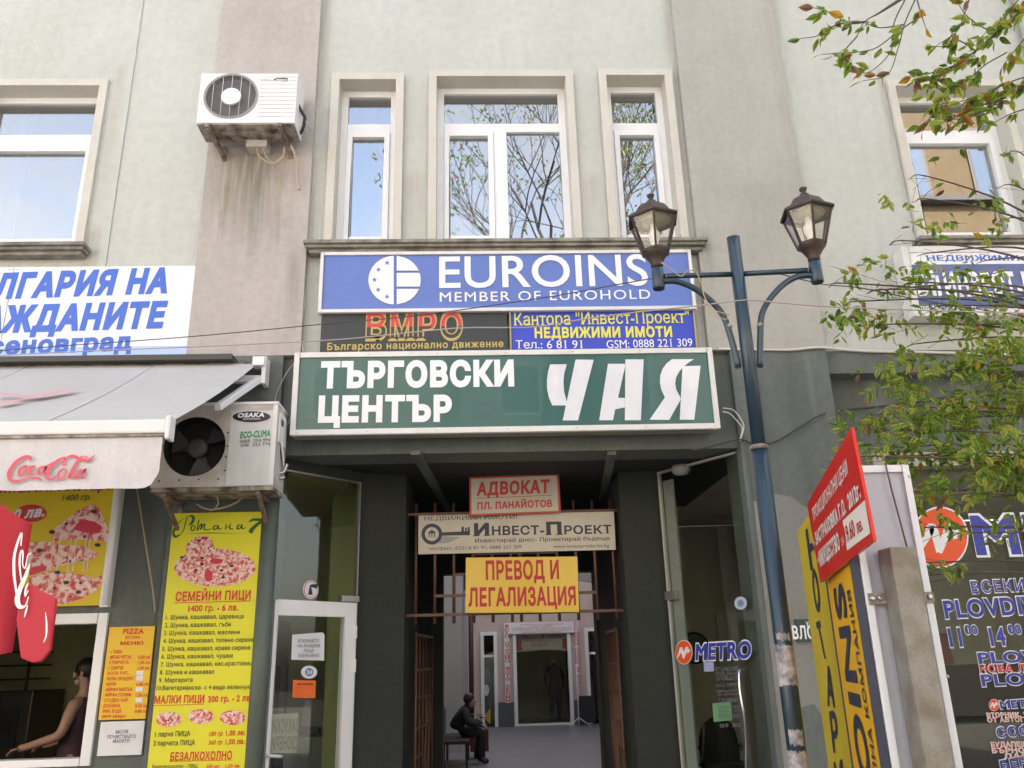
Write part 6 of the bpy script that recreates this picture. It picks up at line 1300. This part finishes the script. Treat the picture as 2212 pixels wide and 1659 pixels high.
# ================================================================ TREES
def leafmat(name, a, b):
    m = bpy.data.materials.new(name); m.use_nodes = True; n = m.node_tree.nodes; l = m.node_tree.links; p = n['Principled BSDF']
    g = n.new('ShaderNodeNewGeometry'); t_ = n.new('ShaderNodeTexNoise'); t_.inputs['Scale'].default_value = 9; l.new(g.outputs['Position'], t_.inputs['Vector'])
    x = n.new('ShaderNodeMix'); x.data_type = 'RGBA'; x.inputs[6].default_value = (*a, 1); x.inputs[7].default_value = (*b, 1)
    r = n.new('ShaderNodeMapRange'); r.inputs[1].default_value = .4; r.inputs[2].default_value = .62; l.new(t_.outputs[0], r.inputs[0]); l.new(r.outputs[0], x.inputs[0])
    p.inputs['Roughness'].default_value = .45; l.new(x.outputs[2], p.inputs['Base Color'])
    tr = n.new('ShaderNodeBsdfTranslucent'); l.new(x.outputs[2], tr.inputs[0]); mx = n.new('ShaderNodeMixShader'); mx.inputs[0].default_value = .5
    l.new(p.outputs[0], mx.inputs[1]); l.new(tr.outputs[0], mx.inputs[2]); l.new(mx.outputs[0], n['Material Output'].inputs[0]); return m
LM = [leafmat('leaf_green', (.17, .30, .035), (.26, .37, .045)), leafmat('leaf_yellow_green', (.36, .46, .07), (.44, .46, .09)), leafmat('leaf_autumn', (.42, .18, .05), (.46, .30, .06)), leafmat('leaf_dark', (.09, .17, .025), (.14, .22, .03)), leafmat('leaf_brown', (.26, .12, .08), (.30, .18, .08)), leafmat('leaf_gold', (.60, .36, .03), (.55, .25, .02))]
BARK = mat('bark', (.085, .075, .062), .9, var=.6, vscale=12, bump=.8, bscale=30); TWIG = mat('twig_bark', (.10, .075, .065), .8)
def leaf_verts(L=1.0, w=.45, curl=.18, lobes=False):
    if lobes: prof = [(0, 0), (.12, .25), (.3, .5), (.42, .36), (.6, .55), (.72, .28), (1, 0)]
    else: prof = [(0, 0), (.18, .55), (.42, .85), (.68, .62), (.88, .22), (1, 0)]
    v = []; n = len(prof)
    for x, h in prof: v.append((x*L, 0, curl*L*(x*x)*-.6))
    for s_ in (1, -1):
        for x, h in prof[1:-1]: v.append((x*L, s_*h*w*L*.5/.85, curl*L*(-.6*x*x)+.10*h*L*.5))
    f = []; k = n-2
    for si in (0, 1):
        o = n+si*k; f.append((0, 1, o)); 
        for i in range(k-1): f.append((i+1, i+2, o+i+1, o+i))
        f.append((n-2, n-1, o+k-1))
    return v, f
def leaf_meshes(pref, L, w, lobes=False):
    out = []
    for i, m in enumerate(LM):
        for c in (.1, .35):
            me = bpy.data.meshes.new(pref); v, f = leaf_verts(L, w, c, lobes); me.from_pydata(v, [], f); me.polygons.foreach_set('use_smooth', [True]*len(f)); me.materials.append(m); out.append((i, me))
    return out
LBIG = leaf_meshes('leaf', .10, .46); LSM = leaf_meshes('leaf', .074, .80, True)
def orient(d, up=None):
    d = d.normalized(); u = up or Vector((random.uniform(-1, 1), random.uniform(-1, 1), random.uniform(-.3, 1)))
    y = u.cross(d); y = y.normalized() if y.length > 1e-3 else Vector((1, 0, 0)); z = d.cross(y)
    return Matrix(((d.x, y.x, z.x), (d.y, y.y, z.y), (d.z, y.z, z.z))).to_4x4()
def add_leaf(parent, p, d, pool, s, wts, store=None):
    i = random.choices(range(6), wts)[0]; me = random.choice([q for k, q in pool if k == i]); M = Matrix.Translation(p-root(parent).location)@orient(d)@Matrix.Scale(s, 4)
    if store is None:
        o = bpy.data.objects.new('leaf', me); COL.objects.link(o); o.parent = parent; o.matrix_local = M
    else:
        v = [M@q.co for q in me.vertices]; st = store.setdefault(i, ([], [])); b = len(st[0]); st[0].extend(v); st[1].extend([[b+k for k in f.vertices] for f in me.polygons])
def flush(parent, store, nm='foliage'):
    me = bpy.data.meshes.new(nm); V = []; Fs = []; mi = []
    for i, (v, f) in sorted(store.items()):
        b = len(V); V += v; Fs += [[b+k for k in q] for q in f]; mi += [i]*len(f)
    me.from_pydata(V, [], Fs); [me.materials.append(m) for m in LM]; me.polygons.foreach_set('material_index', mi); me.polygons.foreach_set('use_smooth', [True]*len(Fs))
    o = bpy.data.objects.new(nm, me); COL.objects.link(o); o.parent = parent; o['kind'] = 'stuff'; return o
# near tree whose autumn branch hangs in from the top right
T1 = thing('autumn_tree', 'tree with large green and rusty leaves hanging in from the top right', 'tree', (4.3, -2.9, 0))
obj('trunk', MB().tube(spl([(4.3, -2.9, 0), (4.25, -2.9, 1.6), (4.32, -2.85, 3.2), (4.2, -2.75, 4.6), (4.05, -2.7, 5.8), (4.1, -2.6, 7)], 4), [.17-.004*i for i in range(21)], 12), BARK, T1)
K3 = crop(2176, 0, 2.0331); YT = -2.3
def P3(x, y, dy=0): px, py = K3(x, y); return at(px, py, YT+dy)
tw = MB(); big = []
limbs = [[(4.2, -2.75, 4.6), tuple(P3(2500, 640)), tuple(P3(2212, 560)), tuple(P3(2050, 650)), tuple(P3(1900, 740)), tuple(P3(1760, 772)), tuple(P3(1600, 758))],
         [(4.1, -2.7, 5.2), tuple(P3(2500, -60)), tuple(P3(2212, 80)), tuple(P3(2050, 200)), tuple(P3(1900, 330)), tuple(P3(1750, 430)), tuple(P3(1580, 590))],
         [(4.1, -2.6, 6.0), tuple(P3(2200, -420)), tuple(P3(1700, -200)), tuple(P3(1450, -30)), tuple(P3(1280, 80)), tuple(P3(1180, 140)), tuple(P3(1130, 235))]]
for L in limbs:
    c = spl(L, 5); n = len(c); tw.tube(c, [lerp(.03, .0035, min(1, (i/n)*1.35)) for i in range(n)], 6)
side = [[(1450, -20), (1370, 150), (1350, 330), (1200, 470), (1075, 430)], [(1510, -10), (1440, 150), (1400, 300), (1330, 480), (1165, 525)], [(1200, 140), (1080, 150), (950, 80), (850, 50)], [(1550, 100), (1400, 200), (1230, 320), (1000, 345), (900, 352)],
        [(1900, 330), (1780, 260), (1700, 300), (1620, 300)], [(1850, 40), (1820, 100), (1780, 200), (1640, 300)], [(2060, 200), (1950, 180), (1830, 90), (1760, -30)], [(2100, 340), (1960, 420), (1850, 520), (1700, 620), (1560, 840)], [(1180, 140), (1000, 160), (880, 230), (760, 250)], [(1130, 235), (1040, 350), (1090, 420)],
        [(1520, 0), (1545, 90), (1575, 180)], [(2212, 500), (2100, 540), (1980, 600), (1860, 640), (1640, 700)], [(2230, 230), (2150, 330), (2080, 420)], [(1430, 160), (1280, 180), (1180, 150)], [(2240, 700), (2120, 740), (2010, 800)], [(2212, -40), (2120, 60), (2050, 150)], [(1750, 430), (1620, 470), (1480, 500)], [(1900, 480), (1760, 560), (1560, 480)]]
curves = []
for L in side: 
    dy = random.uniform(-.12, .12); c = spl([P3(x, y, dy*i/len(L)) for i, (x, y) in enumerate(L)], 6); n = len(c); tw.tube(c, [lerp(.005, .0018, i/n) for i in range(n)], 5); curves.append(c)
obj('branch', tw, TWIG, T1)
dens = [5, 4, 8, 9, 6, 6, 7, 22, 9, 6, 3, 20, 7, 6, 4, 9, 9, 12]
nb = 0
for c, k in zip(curves, dens):
    for q in range(k):
        i = random.randrange(int(len(c)*.25), len(c)-1); tdir = (c[i+1]-c[i]).normalized(); cl = random.choice((1, 1, 2, 3))
        for _ in range(cl):
            d = tdir*random.uniform(.1, .9)+Vector((random.uniform(-.6, .6), random.uniform(-.5, .5), random.uniform(-1.0, .25))); nb += 1
            add_leaf(T1, c[i]+Vector((random.uniform(-.02, .02), random.uniform(-.04, .04), random.uniform(-.02, .01))), d, LBIG, random.uniform(.6, 1.12), (8, 6, 1.6, 2, 1.6, .6)) if nb <= 290 else None
    add_leaf(T1, c[-1], (c[-1]-c[-3]).normalized()+Vector((0, 0, -.3)), LBIG, random.uniform(.8, 1.1), (5, 3, 4, 2, 2, 1)) if nb <= 295 else None
st1 = {}
for L in limbs[:2]:
    c = spl(L, 8)
    for i in range(14, len(c)):
        for _ in range(3): add_leaf(T1, c[i]+Vector((random.uniform(-.05, .05), random.uniform(-.06, .06), random.uniform(-.05, .05))), Vector((random.uniform(-1, .4), random.uniform(-.6, .6), random.uniform(-1, .3))), LBIG, random.uniform(.6, 1.0), (8, 6, 1.6, 2, 1.6, .4), st1)
for _ in range(700):   # crown outside the frame
    p = Vector((random.gauss(4.6, .9), random.gauss(-3.0, .8), random.gauss(6.6, .8)))
    if p.x < 3.7 and p.z < 6.9: continue
    add_leaf(T1, p, Vector((random.uniform(-1, 1), random.uniform(-1, 1), random.uniform(-1, .3))), LBIG, 1.3, (8, 6, 1.6, 2, 1.6, .4), st1)
flush(T1, st1)
# fresh green tree in front of the right shop
T2 = thing('green_tree', 'leafy bright green tree in front of the right hand shop window', 'tree', (4.15, -1.5, 0))
obj('trunk', MB().tube(spl([(4.15, -1.5, 0), (4.15, -1.5, 1.2), (4.25, -1.55, 2.4), (4.4, -1.55, 3.4), (4.5, -1.55, 4.2)], 4), [.09-.004*i for i in range(17)], 10), BARK, T2)
tw = MB(); YB = -1.6
def P2(px, py, dy=0): return at(px, py, YB+dy)
# clusters: centre x, y, radii, leaves
CL = [(1835, 612, 42, 16, 34), (1868, 650, 48, 26, 50), (1915, 625, 45, 24, 60), (1930, 700, 55, 30, 70), (1990, 610, 40, 50, 60), (2000, 740, 60, 36, 90), (2050, 660, 50, 30, 70), (2075, 800, 75, 40, 150), (2130, 700, 60, 40, 110), (2180, 640, 40, 50, 60), (1960, 810, 45, 28, 55), (2170, 780, 60, 50, 150), (1905, 895, 42, 22, 48), (1940, 930, 45, 30, 55), (2010, 880, 60, 36, 100), (2100, 900, 80, 45, 170), (2190, 880, 50, 50, 120),
      (1950, 985, 40, 26, 40), (2030, 980, 55, 36, 80), (2110, 1000, 70, 40, 130), (2190, 990, 50, 50, 100), (1880, 970, 26, 22, 22), (1850, 985, 16, 18, 12), (2000, 1060, 60, 32, 70), (2090, 1065, 70, 30, 60), (2180, 1070, 50, 30, 50), (1975, 1140, 30, 20, 10), (2010, 1215, 50, 22, 24), (2100, 1150, 60, 26, 12), (2170, 1150, 40, 30, 14), (2040, 1240, 36, 14, 8),
      (2000, 380, 32, 22, 12), (2010, 430, 26, 20, 12), (2190, 400, 30, 30, 20), (2195, 470, 25, 30, 16), (1965, 520, 30, 22, 24), (2020, 545, 60, 24, 26), (2150, 560, 60, 26, 26), (1915, 625, 30, 14, 20), (2205, 330, 14, 30, 8)]
hubs = []
for cx_, cy_, rx, ry, n in CL:
    h = P2(cx_, cy_, random.uniform(-.35, .35)); hubs.append(h)
    z0_ = max(.6, min(4.1, h.z-.25)); s0 = Vector((4.25, -1.55, z0_)); m1 = s0.lerp(h, .5)+Vector((0, 0, .10)); c = spl([s0, m1, h, h+Vector((-.14, 0, -.03))], 5); k = len(c)
    tw.tube(c, [lerp(.010, .0016, i/k) for i in range(k)], 5)
    for _ in range(4): tw.tube([c[random.randrange(k//2, k)], h+Vector((random.uniform(-.16, .12), random.uniform(-.1, .1), random.uniform(-.1, .1)))], .0015, 4)
obj('branch', tw, TWIG, T2)
st2 = {}; cnt = 0; todo = []
for (cx_, cy_, rx, ry, n), h in zip(CL, hubs):
    k = 0
    while k < n*(.72 if cy_ < 780 else 1.2):
        a = random.gauss(0, .62), random.gauss(0, .62)
        sp = P2(cx_+a[0]*rx, cy_+a[1]*ry); base = Vector((sp.x, h.y+random.uniform(-.12, .12), sp.z)); ax = Vector((random.uniform(-1, .3), random.uniform(-.4, .4), random.uniform(-.8, .1))).normalized()
        for j in range(random.choice((3, 4, 5))):   # leaflets of one compound leaf
            q = base+ax*(j*.026); sd2_ = ax.cross(Vector((0, 1, 0))).normalized()*(1 if j % 2 else -1); todo.append((q, ax*.5+sd2_*.8+Vector((0, random.uniform(-.5, .5), -.35)), random.uniform(.65, 1.15))); k += 1
random.shuffle(todo); todo.sort(key=lambda e: -e[2])
for i, (q, d, s_) in enumerate(todo): add_leaf(T2, q, d, LSM, s_, (8, 8, .35, 2, .3, .25), None if i < 290 else st2)
flush(T2, st2)

# ================================================================ THE OTHER SIDE OF THE STREET (seen in the windows)
OCH = mat('ochre_plaster', (.11, .08, .045), .9, var=.3, vscale=2); OCD = mat('grey_eaves', (.07, .07, .075), .8); BWN = mat('brown_window_frame', (.08, .06, .05), .6); SKP = mat('sky_blue_curtained_pane', (.05, .09, .16), .15)  # blue of the upper panes is reflected sky painted into the colour
OCS = 1
t = thing('ochre_building', 'tall ochre building across the street with grey eaves and windows', 'building', (20, -18, 0))
obj('wall', grid_wall(MB(), (10.8, 30), (0, 14.5), -15.5, -15, []), OCH, t); obj('side_wall', MB().box(10.8, 11.1, -28, -15.5, 0, 14.5), OCH, t)
obj('shopfront', MB().box(10.85, 29.9, -14.99, -14.9, 0, 6.2), mat('dark_shopfront', (.05, .045, .04), .4), t)  # dark panel added to dim this wall's reflection in the shop glass
obj('eaves', MB().box(10.6, 30, -16, -14.7, 14.5, 14.68), OCD, t); obj('upper_storey', MB().box(12.6, 30, -24, -17.5, 14.69, 21), OCH, t)
for x in (13.9, 17.1, 21.5): f = obj('window', MB().box(x, x+1.7, -17.5, -17.44, 15.6, 19), BWN, t); obj('pane', MB().box(x+.1, x+1.6, -17.438, -17.43, 15.7, 18.9), SKP, f)
for x in (13, 17, 21):
    for z in (7.2, 11): f = obj('window', MB().box(x, x+1.6, -14.999, -14.94, z, z+2.2), PVC, t); obj('pane', MB().box(x+.1, x+1.5, -14.938, -14.93, z+.1, z+2.1), DARK, f)
for k, (x0, x1, h_, c) in enumerate(((-30, -12, 11.5, (.50, .48, .42)), (-11.5, -1, 11.0, (.46, .40, .34)), (-.5, 10.2, 11.3, (.42, .42, .40)))):
    lab = ('cream house across the street to the far left', 'tan house across the street behind the camera', 'grey house across the street beside the ochre building')[k]
    t = thing('street_house', lab, 'house', ((x0+x1)/2, -19, 0), 'houses across the street'); mm = mat('house_plaster_%d' % k, c, .9, var=.3)
    obj('wall', MB().box(x0, x1, -26, -15.2, 0, h_), mm, t); obj('roof', MB().box(x0-.3, x1+.3, -26.2, -14.8, h_, h_+.25).prism([(x0-.3, -14.8, h_+.25), (x0-.3, -20.5, h_+1.9), (x0-.3, -26.2, h_+.25)], (x1-x0+.6, 0, 0)), mat('roof_tile', (.30, .13, .08), .9, var=.5), t)
    n = int((x1-x0)/3)
    for i in range(n):
        for z in (1.2, 4.4, 7.8): x = x0+1+i*3; f = obj('window', MB().box(x, x+1.2, -15.2, -15.14, z, z+1.5), PVC, t); obj('pane', MB().box(x+.1, x+1.1, -15.139, -15.13, z+.1, z+1.4), DARK, f)
# bare-branched street tree behind the camera
T3 = thing('street_tree', 'half bare street tree behind the camera mirrored in the upper windows', 'tree', (1.0, -9.0, 0))
tb = MB(); tips = []
def grow(p, d, L, r, dep):
    pts = [p]; q = p
    for i in range(3): d = (d+Vector((random.uniform(-.22, .22), random.uniform(-.22, .22), random.uniform(-.06, .14)))).normalized(); q = q+d*L/3; pts.append(q)
    tb.tube(pts, [r, r*.9, r*.8, r*.7], 6 if dep < 3 else 4, caps=False)
    if dep >= 7: tips.append(q); return
    for i in range(random.choice((2, 3)) if dep else 4):
        a = random.uniform(0, 6.28); sp = random.uniform(.35, .8); e = Vector((math.cos(a), math.sin(a), 0)); nd = (d+e*sp).normalized(); grow(pts[random.choice((2, 3)) if dep else 3], nd, L*random.uniform(.68, .85), r*.6, dep+1)
random.seed(21)
grow(Vector((1.0, -9.0, 0)), Vector((.12, .04, 1)), 4.4, .19, 0)
obj('trunk', tb, BARK, T3)
st3 = {}
for p in tips:
    for _ in range(7): add_leaf(T3, p+Vector((random.uniform(-.15, .15), random.uniform(-.15, .15), random.uniform(-.15, .1))), Vector((random.uniform(-1, 1), random.uniform(-1, 1), -.6)), LBIG, 1.0, (2, .2, .1, 9, 2, 0), st3)
flush(T3, st3)
print('objects', len(bpy.data.objects), 'tips', len(tips))
